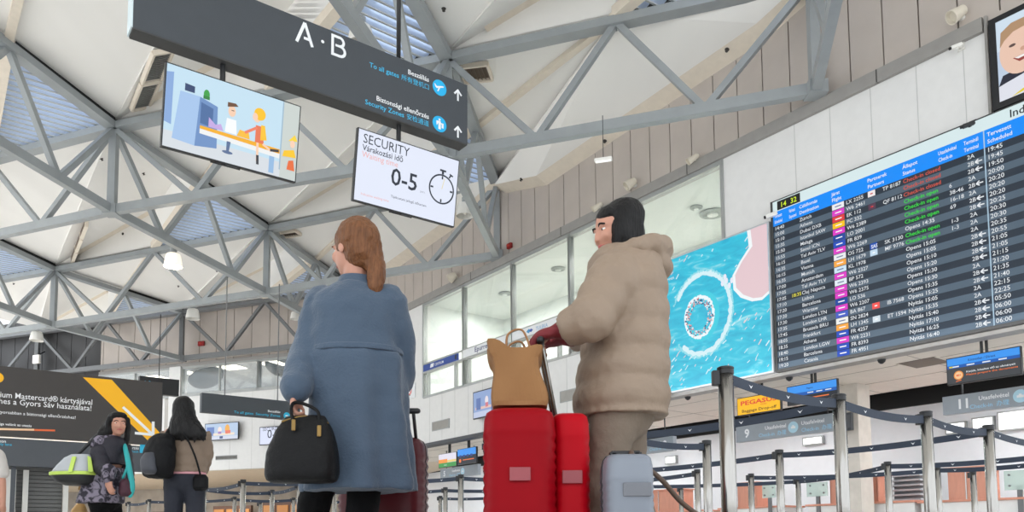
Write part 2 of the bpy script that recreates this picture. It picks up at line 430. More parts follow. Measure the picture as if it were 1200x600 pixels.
# bays cut by the right wall
ROOFS = []
def cutbay(nE, nb, n11, wl, e=0):
    """corner bay between node nb (near left), n11 (near, at wall) and nE (far, at wall); wl = (s, z) along the wall from near to far"""
    b = roof_parts; T = V((0, 0, .05))
    md = up((nb + n11) / 2, ZU + .16); mq = up((nb + nE) / 2, ZU + .16); N = up(nb, ZU + .16)
    b.prism([N, md, mq], T, m_roof)
    b.beam(md - Z * .03, mq - Z * .03, .16, .14, m_cream)
    W = [WS(s, .02, z) for s, z in wl]
    pts = [md] + W + [mq]
    # inner line of the sloping border
    I = [WS(s, -.34, z + .16) for s, z in wl]
    ctr = (md + mq) / 2 - Z * .0
    fan = [md] + I + [up(nE, ZU + .16), mq]
    b.add(fan, [(0, i, i + 1) for i in range(1, len(fan) - 1)], m_roof)
    for i in range(len(W) - 1): b.add([I[i], W[i], W[i + 1], I[i + 1]], [(0, 1, 2, 3)], m_cream)
cutbay(E2, b0, E1, [(-1.2, 9.95), (.05, 9.63), (4.3, 9.40), (6.6, 9.27), (8.4, 9.72)])
cutbay(d1, c1, E2, [(8.4, 9.9), (9.6, 9.66), (13.9, 9.42), (16.2, 9.3), (18.6, 9.72)])
# panel closing the roof toward the wall at the near end
roof_parts.add([up(E1, ZU + .16), up(e0, ZU + .16), WS(-9, 0, ZU + .16), WS(-1, 0, ZU + .16)], [(0, 1, 2, 3)], m_roof)
roof_parts.add([up(d1, ZU + .16), up(d1 + dN * 1.2, ZU + .16), up(d4 + dN * 1.2, ZU + .16), up(d4, ZU + .16)], [(0, 1, 2, 3)], m_roof)
roof_ob = struct(roof_parts.build('ceiling'))
b = MB(); b.prism([V((-32, 16, ZU + .3)), V((-32, -4, ZU + .3)), V((14, -4, ZU + .3)), V((14, 5, ZU + .3)), V((6, 6, ZU + .3)), V((4.5, 7.0, ZU + .3)), V((-2.9, 9.2, ZU + .3)), V((-10.6, 11.4, ZU + .3)), V((-20, 15, ZU + .3))], Z * .2); struct(b.build('ceiling_entrance', m_roof))  # unseen slab over the camera, added to cut sky light on the foreground
from mathutils.bvhtree import BVHTree
roof_tree = BVHTree.FromPolygons([tuple(v) for v in roof_parts.v], roof_parts.f)
def roof_hit(x, y):
    h = roof_tree.ray_cast(CAM, ray(x, y).normalized())
    n = h[1]
    if n.z > 0: n = -n
    return h[0], n
# sprinkler heads
heads = [(84, 100), (222, 10), (119, 186), (168, 203), (144, 274), (520, 10), (852, 58), (709, 165), (611, 210), (22, 258), (16, 332), (209, 335), (254, 317)]

# skylights: translucent louvre blades over a triangular opening
m_slat = translucent('louvre_blade', (214, 224, 238))
sky_lab = dict(top='louvred skylight at the upper edge, above the truss over the departure board',
               upper='triangular louvred skylight rising behind the lettered hanging sign',
               left='largest triangular louvred skylight, left of the cartoon screen',
               middle='small louvred skylight just right of the security time screen',
               centre='triangular louvred skylight above the lit lamp',
               lowleft='narrow louvred skylight at the left edge under two trusses',
               far='far louvred skylight deep behind the lit lamp', farleft='far louvred skylight by the dark far wall')
for nm, A, B, C in sky_specs:
    # A, C: ends of the hypotenuse; B: right-hand corner
    t = thing('skylight', sky_lab[nm], 'skylight', B, 'roof skylights'); t['kind'] = 'structure'
    h = (C - A).normalized(); s = (B - A) - h * (B - A).dot(h); sd = s.normalized(); depth = s.length
    b = MB(); L = (C - A).length; n = int(L / .24); hb = (B - A).dot(h)
    for i in range(n):
        x = (i + .5) * L / n
        y1 = depth * (x / hb if x < hb else (L - x) / (L - hb))
        if y1 < .12: continue
        p = A + h * x; q = p + sd * y1
        ax = (h * .085 + Z * .10)
        b.box((p + q) / 2 + Z * .12, (q - p) / 2, ax, ax.cross(sd).normalized() * .004, m_slat)
        b.box((p + q) / 2 + Z * .02 - h * .09, (q - p) / 2, h * .02, Z * .012, m_alu)
    b.build('louvre_blades', None, t)
    b = MB()
    for p, q in ((A, B), (B, C)):
        nrm = Z.cross((q - p).normalized())
        if nrm.dot((A + B + C) / 3 - p) > 0: nrm = -nrm
        b.box((p + q) / 2 + Z * .2 + nrm * .03, (q - p) / 2, nrm * .03, Z * .22)
    b.build('black_upstand', m_black, t)

# ================================================================== TRUSSES
def truss(name, label, nodes, chord=.20, up_w=.26, posts=None, col=m_steel, zl=ZL, zu=ZU):
    t = thing(name, label, 'roof truss', up(nodes[0], zl), 'roof trusses')
    b = MB()
    for p, q in zip(nodes[:-1], nodes[1:]): b.beam(up(p, zu), up(q, zu), up_w, .16)
    b.build('upper_chord', col, t)
    b = MB()
    for p, q in zip(nodes[:-1], nodes[1:]): b.beam(up(p, zl), up(q, zl), chord * .8, chord)
    b.build('lower_chord', col, t)
    for p in (posts if posts is not None else nodes):
        b = MB(); b.beam(up(p, zl), up(p, zu), .17, .17); b.box(up(p, zl - .005), V((.16, 0, 0)), V((0, .16, 0)), Z * .115); b.build('post', col, t)
    for p, q in zip(nodes[:-1], nodes[1:]):
        seq = [up(p, zu), up(p.lerp(q, .27), zl), up(p.lerp(q, .5), zu), up(p.lerp(q, .73), zl), up(q, zu)]
        for x, y in zip(seq[:-1], seq[1:]):
            b = MB(); b.beam(x, y, .12, .12); b.build('brace', col, t)
    return t
truss('roof_truss', 'long grey roof truss running behind the security screens to the board wall', [E1, b0, b1, b2])
truss('roof_truss', 'second long grey roof truss, passing behind the blue-coated woman', [E2, c1, c2, c3])
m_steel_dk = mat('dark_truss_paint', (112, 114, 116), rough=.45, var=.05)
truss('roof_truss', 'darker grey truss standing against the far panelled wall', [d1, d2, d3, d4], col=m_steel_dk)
truss('roof_truss', 'short cross truss behind the security time screen', [b0, E2], posts=[])
truss('roof_truss', 'cross truss carrying the lit lamp', [b1, c1], posts=[])
truss('roof_truss', 'cross truss at the far left below two skylights', [c2, d2], posts=[])
truss('roof_truss', 'cross truss nearest the camera, above the hanging sign', [a0, b0], posts=[])
truss('roof_truss', 'cross truss at the upper left corner beside the largest skylight', [a1, b1], posts=[])
truss('roof_truss', 'cross truss at the left edge, below the largest skylight', [b2, c2], posts=[])
truss('roof_truss', 'far cross truss above the far wall lamps', [c1, d1], posts=[])
truss('roof_truss', 'grey truss along the upper right corner above the white wall', [e0, E1], posts=[])
# ================================================================== HANGING SIGN AND SCREENS
WHT = scr((240, 243, 246)); 
HP = AY(480, 200, 9.5)
def HS(t, z, n=0): return V((HP.x, HP.y, 0)) + dB * t - dA * n + Z * z
def H(x, y):
    q = AP(x, y, HP, dA); return (q - HP).dot(dB), q.z
m_sign = mat('sign_grey', (62, 67, 73), rough=.5, var=.03)
m_sign_under = mat('sign_underside', (58, 58, 58), rough=.5, var=.04)
ZS0, ZS1 = 5.585, 6.40
t = thing('hanging_sign', 'large dark grey overhead sign lettered A B with white arrows', 'sign', HS(-1.2, ZS0), None)
b = MB(); b.box(HS(-1.165, (ZS0 + ZS1) / 2, -.1), dB * 2.035, dA * .1, Z * ((ZS1 - ZS0) / 2)); b.build('sign_body', m_sign, t, bevel=.004)
b = MB(); b.box(HS(-1.165, ZS0 - .008, -.1), dB * 2.03, dA * .098, Z * .008); b.build('underside', m_sign_under, t)
b = MB(); b.box(HS(-3.208, (ZS0 + ZS1) / 2, -.1), dB * .008, dA * .1, Z * ((ZS1 - ZS0) / 2)); b.build('end_cap', mat('pale_end_cap', (206, 220, 224)), t)
o_ = HS(-3.2, ZS0, .002); NC = lambda: Canvas(o_, dB, Z, -dA); c = NC()
def hp(x, y): q = H(x, y); return q[0] + 3.2, q[1] - ZS0
pw = ink((238, 240, 242)); pb = ink((64, 190, 235)); pcy = ink((20, 176, 232))
# A with a stencil gap, dot, B
def stroke(pts, w):
    for (x0, y0), (x1, y1) in zip(pts[:-1], pts[1:]): c.line(x0, y0, x1, y1, w, pw)
ax_, ay_ = hp(349, 50); 
ax_, ay_ = hp(347.5, 48.5)
sc_ = .262
stroke([(ax_, ay_), (ax_ + .095, ay_ + sc_), (ax_ + .19, ay_)], .036); stroke([(ax_ + .085, ay_ + .075), (ax_ + .16, ay_ + .075)], .034)
dx_, dy_ = hp(378, 49); c.disc(dx_, dy_ , .02, .02, pw)
bx_, by_ = hp(388, 65)
by_ = ay_
stroke([(bx_ + .015, by_), (bx_ + .015, by_ + sc_)], .034); stroke([(bx_, by_ + sc_ - .016), (bx_ + .1, by_ + sc_ - .016)], .034); stroke([(bx_, by_ + .016), (bx_ + .11, by_ + .016)], .034); stroke([(bx_ + .05, by_ + .137), (bx_ + .11, by_ + .137)], .03)
c.ring(bx_ + .1, by_ + .192, .038, .071, pw, -math.pi / 2, math.pi / 2); c.ring(bx_ + .11, by_ + .077, .044, .078, pw, -math.pi / 2, math.pi / 2)
c.build('gate_letters', t)
rx_, _ = hp(502.5, 96)
for (y1, y2, s1, s2, s3) in ((hp(502, 96)[1], hp(502, 105)[1], 'Beszállás', 'To all gates', '所有登机口'), (hp(502, 139.5)[1], hp(502, 148)[1], 'Biztonsági ellenőrzés', 'Security Zones', '安检通道')):
    c = NC(); c.text(s1, rx_, y1, .088, pw, 'R', .012); c.build('text_line', t); c = NC(); w3 = text_shape(s3)[2] * .082
    c.text(s3, rx_, y2, .082, pb, 'R'); c.text(s2, rx_ - w3 - .035, y2, .088, pb, 'R', .006); c.build('text_line', t)
for k, (px, py) in enumerate(((515, 103), (515, 145.5))):
    x, y = hp(px, py); c = NC(); c.disc(x, y, .105, .105, pcy, 30)
    if k == 0:
        c.poly([(x - .065, y + .0), (x - .045, y - .018), (x + .062, y + .022), (x + .066, y + .036), (x + .04, y + .036), (x - .03, y + .014)], pw)
        c.poly([(x - .01, y + .012), (x + .02, y + .022), (x - .02, y - .055), (x - .035, y - .055)], pw); c.poly([(x - .065, y), (x - .08, y + .035), (x - .068, y + .035), (x - .04, y + .008)], pw)
    else:
        c.disc(x, y + .06, .016, .016, pw, 12); c.poly([(x - .018, y + .04), (x + .018, y + .04), (x + .018, y - .07), (x - .018, y - .07)], pw)
        c.poly([(x - .05, y + .035), (x - .018, y + .04), (x - .018, y + .015), (x - .045, y - .03)], pw); c.rect(x + .03, y - .045, x + .06, y + .02, pw); c.line(x + .01, y + .02, x + .05, y - .01, .014, pw)
    c.build('pictogram', t)
for px, py in ((536.5, 112), (536.5, 155)):
    x, y = hp(px, py); c = NC(); c.line(x, y - .075, x, y + .07, .026, pw); c.line(x - .055, y + .01, x + .006, y + .078, .026, pw); c.line(x + .055, y + .01, x - .006, y + .078, .026, pw); c.build('arrow', t)
for px, py in ((264, 60), (471.5, 60)):
    tt = H(px, py)[0]; b = MB(); b.path([HS(tt, ZS1 - .02, -.1), HS(tt, 10.1, -.1)], .028); b.build('hanger_pole', m_dark, t, smooth=True)

tilt = math.radians(9)
def tv(name, label, cx, z0, w, h, hang):
    """tilted ceiling-hung display; returns thing and canvas"""
    up_ = (Z * math.cos(tilt) - dA * math.sin(tilt)).normalized(); nn = (-dA * math.cos(tilt) - Z * math.sin(tilt)).normalized()
    base = HS(cx, z0, -.07); t = thing(name, label, 'screen', base)
    mid = base + up_ * (h / 2)
    b = MB(); b.box(mid - nn * .03, dB * (w / 2), up_ * (h / 2), nn * .03); b.build('housing', m_dark, t, bevel=.006)
    b = MB(); b.box(mid - nn * .07, dB * (w * .28), up_ * (h * .3), nn * .03); b.build('rear_cover', m_dark, t, bevel=.006)
    b = MB(); top = HS(cx + hang, ZS0 - .016, -.1); b.path([mid + dB * hang - nn * .09, V((top.x, top.y, mid.z + h * .3)), top], .03); b.box(mid + dB * hang - nn * .09, dB * .05, up_ * .12, nn * .02); b.build('hanger_pole', m_dark, t, smooth=False)
    b = MB(); b.path([base + nn * -.03 + dB * .1 - up_ * .012, base + nn * -.03 - up_ * .012 + dB * (w * .35 - w / 2)], .008); b.box(base - nn * .02 - up_ * .008, dB * .06, up_ * .008, nn * .015); b.build('sensor_bar', m_dark, t)
    bz = .014
    return t, Canvas(base - dB * (w / 2 - bz) + up_ * bz + nn * .001, dB, up_, nn), w - 2 * bz, h - 2 * bz
# --- cartoon screen
t, c, w_, h_ = tv('security_screen', 'hanging screen showing a cartoon of people at a baggage belt', -2.165, 4.45, 1.45, .865, H(264, 90)[0] + 2.165)
c.rect(0, 0, w_, h_, scr((196, 224, 240)))
c.poly([(0, 0), (w_, 0), (w_, h_ * .2), (0, h_ * .2)], scr((214, 220, 226)))
c.poly([(w_ * .87, 0), (w_, 0), (w_, h_), (w_ * .87, h_)], scr((202, 210, 206)))
c.rect(w_ * .862, h_ * .1, w_ * .872, h_, scr((160, 186, 206)))
c.poly([(0, h_ * .3), (w_ * .05, h_ * .28), (w_ * .05, h_ * .92), (0, h_ * .9)], scr((138, 170, 218)))
c.poly([(w_ * .06, h_ * .12), (w_ * .22, h_ * .1), (w_ * .24, h_ * .72), (w_ * .10, h_ * .72)], scr((166, 196, 234)))
c.poly([(w_ * .22, h_ * .10), (w_ * .38, h_ * .14), (w_ * .37, h_ * .66), (w_ * .24, h_ * .72)], scr((112, 146, 196)))
c.poly([(w_ * .25, h_ * .4), (w_ * .34, h_ * .38), (w_ * .34, h_ * .62), (w_ * .25, h_ * .66)], scr((78, 110, 160)))
c.poly([(w_ * .13, h_ * .74), (w_ * .20, h_ * .74), (w_ * .20, h_ * .82), (w_ * .13, h_ * .83)], scr((56, 72, 110)))
c.disc(w_ * .285, h_ * .77, w_ * .022, h_ * .06, scr((62, 160, 70))); c.rect(w_ * .262, h_ * .71, w_ * .308, h_ * .75, scr((50, 130, 60)))
c.poly([(w_ * .25, h_ * .33), (w_ * .86, h_ * .30), (w_ * .86, h_ * .24), (w_ * .25, h_ * .27)], scr((238, 240, 240)))
c.poly([(w_ * .25, h_ * .37), (w_ * .86, h_ * .36), (w_ * .86, h_ * .30), (w_ * .25, h_ * .33)], scr((244, 176, 40)))
c.poly([(w_ * .45, h_ * .27), (w_ * .48, h_ * .27), (w_ * .47, h_ * .14), (w_ * .45, h_ * .14)], scr((92, 112, 150))); c.disc(w_ * .46, h_ * .13, w_ * .04, h_ * .02, scr((92, 112, 150)))
c.poly([(w_ * .78, h_ * .24), (w_ * .82, h_ * .24), (w_ * .82, 0.02), (w_ * .78, .02)], scr((150, 186, 224)))
c.poly([(w_ * .31, h_ * .38), (w_ * .42, h_ * .38), (w_ * .40, h_ * .46), (w_ * .36, h_ * .43), (w_ * .31, h_ * .5)], scr((198, 170, 226)))
c.poly([(w_ * .43, h_ * .38), (w_ * .52, h_ * .38), (w_ * .51, h_ * .56), (w_ * .44, h_ * .56)], scr((246, 248, 250))); c.disc(w_ * .475, h_ * .66, w_ * .028, h_ * .07, scr((246, 206, 178)))
c.poly([(w_ * .44, h_ * .70), (w_ * .52, h_ * .74), (w_ * .50, h_ * .77), (w_ * .44, h_ * .76)], scr((110, 76, 54))); c.rect(w_ * .47, h_ * .665, w_ * .49, h_ * .675, scr((60, 50, 50)))
c.poly([(w_ * .52, h_ * .37), (w_ * .62, h_ * .37), (w_ * .61, h_ * .45), (w_ * .54, h_ * .46)], scr((250, 190, 60)))
c.poly([(w_ * .66, h_ * .36), (w_ * .73, h_ * .36), (w_ * .71, h_ * .58), (w_ * .66, h_ * .58)], scr((232, 120, 84))); c.line(w_ * .67, h_ * .55, w_ * .58, h_ * .44, w_ * .02, scr((240, 130, 100)))
c.poly([(w_ * .70, h_ * .4), (w_ * .75, h_ * .42), (w_ * .73, h_ * .6), (w_ * .70, h_ * .6)], scr((250, 196, 50)))
c.disc(w_ * .665, h_ * .69, w_ * .03, h_ * .075, scr((248, 208, 180))); c.disc(w_ * .685, h_ * .73, w_ * .045, h_ * .08, scr((252, 196, 40))); c.disc(w_ * .65, h_ * .68, w_ * .02, h_ * .05, scr((248, 208, 180)))
c.line(w_ * .68, h_ * .36, w_ * .685, h_ * .12, w_ * .018, scr((248, 208, 180))); c.line(w_ * .685, h_ * .2, w_ * .69, h_ * .08, w_ * .02, scr((60, 60, 66))); c.line(w_ * .72, h_ * .36, w_ * .79, h_ * .30, w_ * .018, scr((248, 208, 180))); c.line(w_ * .78, h_ * .31, w_ * .85, h_ * .33, w_ * .02, scr((60, 60, 66)))
c.poly([(w_ * .88, h_ * .28), (w_ * .99, h_ * .3), (w_ * .97, h_ * .4), (w_ * .89, h_ * .36)], scr((250, 200, 40))); c.poly([(w_ * .92, h_ * .5), (w_ * .995, h_ * .52), (w_ * .97, h_ * .6)], scr((250, 214, 60))); c.disc(w_ * .955, h_ * .47, w_ * .02, h_ * .05, scr((248, 208, 180)))
c.poly([(w_ * .92, h_ * .12), (w_ * .985, h_ * .12), (w_ * .97, h_ * .26), (w_ * .93, h_ * .24)], scr((232, 110, 60)))
c.build('screen_picture', t)
# --- waiting time screen
t, c, w_, h_ = tv('waiting_time_screen', 'hanging white screen reading SECURITY with a stopwatch and 0-5', -.015, 4.43, 1.44, .865, H(471.5, 160)[0] + .015)
c.rect(0, 0, w_, h_, scr((226, 232, 248)))
dk = scr((44, 50, 62)); rd = scr((238, 176, 172))
c.text('SECURITY', .06, h_ - .145, .155, dk, 'L', .0, .92); c.text('Várakozási idő', .06, h_ - .235, .098, dk, 'L', .008, .95); c.text('Waiting time', .06, h_ - .315, .098, rd, 'L', 0, .95)
c.text('0-5', .46, h_ * .36, .29, dk, 'L', .012); c.text('perc', .88, h_ * .365, .04, scr((150, 156, 166)))
c.text('Tájékoztató jellegű időtartam', .48, h_ * .17, .042, dk, 'L', .0); c.text('Indicative waiting time', .08, h_ * .09, .042, rd, 'L', 0)
X, Y_ = w_ * .84, h_ * .5
c.ring(X, Y_, .168, .188, dk, n=48)
for k in range(4):
    a = k * math.pi / 2; c.line(X + .165 * math.cos(a), Y_ + .165 * math.sin(a), X + .125 * math.cos(a), Y_ + .125 * math.sin(a), .022, dk)
c.rect(X - .016, Y_ + .188, X + .016, Y_ + .225, dk); c.rect(X - .045, Y_ + .222, X + .045, Y_ + .246, dk); c.line(X + .095, Y_ + .165, X + .125, Y_ + .21, .02, dk); c.line(X + .1, Y_ + .215, X + .15, Y_ + .195, .02, dk); c.line(X, Y_, X + .03, Y_ + .14, .008, scr((232, 214, 150)))
c.build('screen_picture', t)

# ================================================================== DEPARTURE BOARD
u_ = -dA; n_ = -dB
BW = 8.2
t = thing('departure_board', 'huge dark departures display listing flights beneath a blue heading bar', 'departure board', WS(-4, -.05, 3.3))
b = MB(); b.wbox(0, -BW, -.10, -.004, 3.34, 6.43); b.build('board_body', mat('board_black', (38, 44, 52), rough=.35, var=.02), t)
b = MB(); b.wbox(0.0, .04, -.115, -.004, 3.30, 6.44); b.wbox(.04, -BW, -.12, -.004, 3.30, 3.345); b.wbox(.04, -BW, -.115, -.004, 6.43, 6.445); b.build('board_frame', m_sign_under, t)
Z0 = 3.345
c = Canvas(WS(0, -.102, Z0), u_, Z, n_, step=.00006)
hh = 6.43 - Z0
c.rect(0, 6.235 - Z0, BW, hh, scr((214, 232, 234)))
c.rect(0, 5.975 - Z0, BW, 6.235 - Z0, scr((16, 140, 250)))
rows = 24; rh = (5.975 - Z0) / rows
sa = mat('board_row', (34, 42, 52), rough=.35, var=0, spec=.3, emit=.5, ecol=(26, 34, 44)); sb = mat('board_row_alt', (66, 78, 90), rough=.35, var=0, spec=.3, emit=.5, ecol=(60, 74, 86))
for i in range(rows): c.rect(0, (rows - 1 - i) * rh, BW, (rows - i) * rh, sa if i % 2 == 0 else sb)
def su(px, py): return -WP(px, py)[0]
ct = dict(time=.05, exp=.33, dest=su(941, 260), logo=su(979, 243), logo1=su(993, 240), num=su(995.5, 240), pl=su(1021, 230), pl1=su(1029.5, 226), pn=su(1038, 224), st=su(1062, 214), ci=su(1115, 200), tm=su(1137, 187), ar=su(1146.5, 184))
c.rect(su(1156, 166), 0, su(1157.5, 166), 6.235 - Z0, scr((170, 196, 216)))
K = ct['time']; S2 = su(1159.5, 165)
tw = scr((232, 236, 240)); tg = scr((60, 226, 70)); tr = scr((214, 92, 74)); ty = scr((238, 230, 70))
for k, (x, a, d_) in enumerate(((.03, 'Tervezett', 'Scheduled'), (.33, 'Várható', 'Expected'), (ct['dest'], 'Célállomás', 'Destination'), (ct['logo'], 'Járat', 'Flight'), (ct['pl'], 'Partnerek', 'Partners'), (ct['st'], 'Állapot', 'Status'), (su(1103, 180), 'Utasfelvétel', 'Check-in'), (su(1133, 170), 'Terminál', 'Terminal'), (S2 + .01, 'Tervezett', 'Scheduled'), (S2 + .62, 'Várható', 'Expected'), (S2 + 1.2, 'Célállomás', 'Destination'))):
    sx = .46 if k < 2 else .66 if k in (6, 7) else .95
    c.text(a, x, 6.125 - Z0, .085, tw, 'L', .012, sx); c.text(d_, x, 6.02 - Z0, .085, tw, 'L', .012, sx)
c.text('Indulás / Departures', su(1186.5, 140), 6.275 - Z0, .16, scr((30, 34, 40)), 'L', .01)
PK = (222, 60, 200); LOGO = {'LX': (236, 236, 240), 'W6': PK, 'EK': (226, 60, 64), 'PC': (250, 196, 20), 'LO': (30, 70, 160), 'FR': (40, 80, 190), 'OS': (232, 236, 240), 'LH': (248, 170, 70), 'KL': (206, 230, 246), 'BP': (226, 236, 244), 'BA': (70, 96, 200), 'SN': (240, 240, 236), 'TP': (240, 232, 232), 'QF': (90, 60, 80), 'SK': (20, 80, 180), 'MF': (196, 220, 240), 'IB': (244, 84, 80), 'ET': (216, 228, 236)}
FL = [('14:40', 'Zürich', 'LX 2255', 'TP 8187', 'c', '', 'A', '19:45'), ('15:00', 'Athens', 'W6 2461', '', 'c', '', 'B', '19:45'), ('15:10', 'Dubai DXB', 'EK 112', 'QF 8112', 'c', '', 'B', '19:50'),
      ('15:35', 'Istanbul SAW', 'PC 332', '', 'o', '6', 'A', '20:00'), ('15:50', 'Malaga', 'W6 2389', '', 'o', '38-46', 'B', '20:20'), ('15:55', 'Seoul ICN', 'LO 2001', '', 'o', '16-18', 'A', '20:20'),
      ('16:15', 'Tel Aviv TLV', 'FR 839', '', 'o', '69', 'B', '20:20'), ('16:35', 'Basel', 'W6 2269', '', 'Opens 14:35', '', 'B', '20:25'), ('16:15', 'Vienna', 'OS 722', 'SK 3130', 'o', '1-3', 'A', '20:30'),
      ('16:35', 'Munich', 'LH 1679', 'MF 9776', 'o', '1-3', 'A', '20:30'), ('17:00', 'Amsterdam', 'KL 1978', '', 'Opens 15:05', '', 'A', '20:35'), ('17:05', 'Tel Aviv TLV', 'W6 2327', '', 'Opens 15:05', '', 'B', '20:55'),
      ('17:05', 'Cluj Napoca', 'BP 572', '', 'Opens 15:10', '', 'B', '21:05'), ('17:10', 'Lisbon', 'W6 2393', '', 'Opens 15:20', '', 'B', '21:05'), ('17:20', 'Barcelona', 'W6 2375', '', 'Opens 15:30', '', 'B', '21:15'),
      ('17:30', 'Warsaw', 'LO 536', '', 'Opens 15:30', '', 'A', '21:20'), ('17:30', 'London LTN', 'W6 2207', '', 'Opens 15:35', '', 'B', '21:35'), ('17:35', 'London LHR', 'BA 867', 'IB 7568', 'Opens 15:25', '', 'B', '21:40'),
      ('17:45', 'Brussels BRU', 'SN 2824', '', 'Nyitás 15:05', '', 'A', '22:15'), ('18:05', 'Frankfurt', 'LH 1345', 'ET 1594', 'Nyitás 15:35', '', 'A', '22:25'), ('18:35', 'Athens', 'FR 4257', '', 'Nyitás 15:40', '', 'B', '05:50'),
      ('18:40', 'London LGW', 'W6 2231', '', 'Nyitás 17:10', '', 'B', '06:00'), ('19:15', 'Barcelona', 'FR 8393', '', 'Nyitás 16:25', '', 'B', '06:00'), ('19:20', 'Catania', 'FR 4951', '', 'Nyitás 16:40', '', 'B', '06:00')]
ts = .088
for i, (tm, de, nu, pa, st, ci, te, t2) in enumerate(FL):
    y = (rows - 1 - i) * rh; yb = y + .026
    c.text(tm, .03, yb, ts, tw, 'L', .006); c.text(de, ct['dest'], yb, ts, tw, 'L', .006)
    if i == 12: c.text('18:35', .33, yb, ts, ty, 'L', .006)
    c.rect(ct['logo'], y + .006, ct['logo1'], y + rh - .006, scr(LOGO[nu[:2]])); q = LOGO[nu[:2]]
    c.rect(ct['logo'] + .05, y + rh * .42, ct['logo1'] - .05, y + rh * .58, scr((250, 250, 250) if min(q) < 150 else (90, 110, 150)))
    c.text(nu, ct['num'], yb, ts, tw, 'L', .006)
    if pa:
        c.rect(ct['pl'], y + .006, ct['pl1'], y + rh - .006, scr(LOGO[pa[:2]])); c.text(pa, ct['pn'], yb, ts, tw, 'L', .006)
        if pa[:2] == 'SK': c.text('SAS', ct['pl'] + .02, y + .02, .085, tw, 'L', .02, .8)
        else: c.rect(ct['pl'] + .04, y + rh * .4, ct['pl1'] - .04, y + rh * .58, scr((200, 40, 50) if pa[:2] in ('TP', 'QF') else (250, 250, 250)))
    s_ = {'c': 'Check-in closed', 'o': 'Check-in open'}.get(st, st)
    c.text(s_, ct['st'], yb, ts, {'c': tr, 'o': tg}.get(st, tw), 'L', .01)
    if ci: c.text(ci, ct['ci'], yb, ts, tw, 'L', .006)
    c.text('2' + te, ct['tm'], yb, ts, tw, 'L', .006)
    if te == 'B':
        x = ct['ar']; c.line(x, yb + .032, x + .09, yb + .032, .018, tw); c.line(x - .006, yb + .032, x + .04, yb + .066, .018, tw); c.line(x - .006, yb + .032, x + .04, yb - .002, .018, tw)
    c.text(t2, S2, yb, ts * 1.08, tw, 'L', .006)
    if i == 9: c.text('20:40', S2 + .55, yb, ts * 1.08, ty, 'L', .006)
    c.text(['Milan', 'Paris CDG', 'Rome FCO', 'Madrid', 'Doha', 'Eindhoven'][i % 6], S2 + 1.2, yb, ts, tw)
c.build('flight_rows', t)
c = Canvas(WS(su(914.5, 240) * -1, -.112, 6.24), u_, Z, n_)
b = MB(); b.wbox(-.10, -.56, -.112, -.10, 6.25, 6.41); b.build('clock_display', m_black, t)
c = Canvas(WS(-.10, -.1125, 6.25), u_, Z, n_); c.text('14', .06, .03, .13, scr((214, 240, 40)), 'L', .012, 1.0); c.text('32', .27, .03, .13, scr((214, 240, 40)), 'L', .012, 1.0); c.build('clock_digits', t)

# backlit travel advert
S_L = 3.25
t = thing('advert_lightbox', 'large backlit turquoise sea advert beside the departures display', 'advert', WS(1.7, -.05, 3.3))
b = MB(); b.wbox(.07, S_L, -.14, -.004, 3.31, 6.10); b.build('light_box', mat('silver_frame', (190, 194, 198), rough=.35, metal=.5), t)
AW, AH = S_L - .13, 2.73
c = Canvas(WS(S_L - .03, -.142, 3.34), u_, Z, n_)
aq = bpy.data.materials.new('printed_sea'); aq.use_nodes = True; nt = aq.node_tree; bs = nt.nodes['Principled BSDF']
tc = nt.nodes.new('ShaderNodeTexCoord'); mp = nt.nodes.new('ShaderNodeMapping'); mp.inputs['Rotation'].default_value = (0, 0, .6); mp.inputs['Scale'].default_value = (.7, .7, 2.4)
nz = nt.nodes.new('ShaderNodeTexNoise'); nz.inputs['Scale'].default_value = 2.2; nz.inputs['Detail'].default_value = 8; nz.inputs['Distortion'].default_value = 1.2
cr = nt.nodes.new('ShaderNodeValToRGB'); E_ = cr.color_ramp.elements; E_[0].position = .3; E_[0].color = lin((0, 160, 200)); E_[1].position = .78; E_[1].color = lin((190, 236, 240)); x_ = E_.new(.55); x_.color = lin((34, 192, 220))
nt.links.new(tc.outputs['Object'], mp.inputs[0]); nt.links.new(mp.outputs[0], nz.inputs['Vector']); nt.links.new(nz.outputs['Fac'], cr.inputs[0])
nt.links.new(cr.outputs[0], bs.inputs['Emission Color']); bs.inputs['Emission Strength'].default_value = .62; bs.inputs['Base Color'].default_value = (.02, .1, .12, 1); bs.inputs['Roughness'].default_value = .35
c.rect(0, 0, AW, AH, aq)
rnd = random.Random(3)
def blob_ring(x, y, r, w, m, n=60, a0=0, a1=6.283, jag=.35, sx=.88):
    c.k += 1; c.lock = True
    for i in range(n):
        a = a0 + (a1 - a0) * i / n; q = 1 + (rnd.random() - .5) * .04
        rr = w * (.7 + rnd.random() * jag * 2)
        c.disc(x + r * q * math.cos(a) * sx, y + r * q * math.sin(a), rr * .9, rr, m, 8)
    c.lock = False
foam = scr((214, 240, 246)); sand = scr((206, 190, 206)); 
blob_ring(AW * .50, AH * .52, .80, .050, foam, 130, -2.3, 2.6)
blob_ring(AW * .50, AH * .52, .86, .022, scr((150, 222, 234)), 120, -2.5, 2.8)
c.disc(AW * .50, AH * .52, .64, .74, aq, 40)
c.ring(AW * .50, AH * .50, .34, .50, scr((70, 206, 226)), n=36, sq=.88)
blob_ring(AW * .48, AH * .50, .40, .034, scr((236, 246, 250)), 90)
c.k += 1; c.lock = True
for i in range(170):
    a = rnd.random() * 6.28; r = .26 + rnd.random() * .14; c.disc(AW * .48 + r * .88 * math.cos(a), AH * .50 + r * math.sin(a), .012 + rnd.random() * .012, .018, scr(rnd.choice([(236, 240, 244), (214, 120, 130), (60, 90, 130), (230, 200, 190)])), 6)
c.k += 1
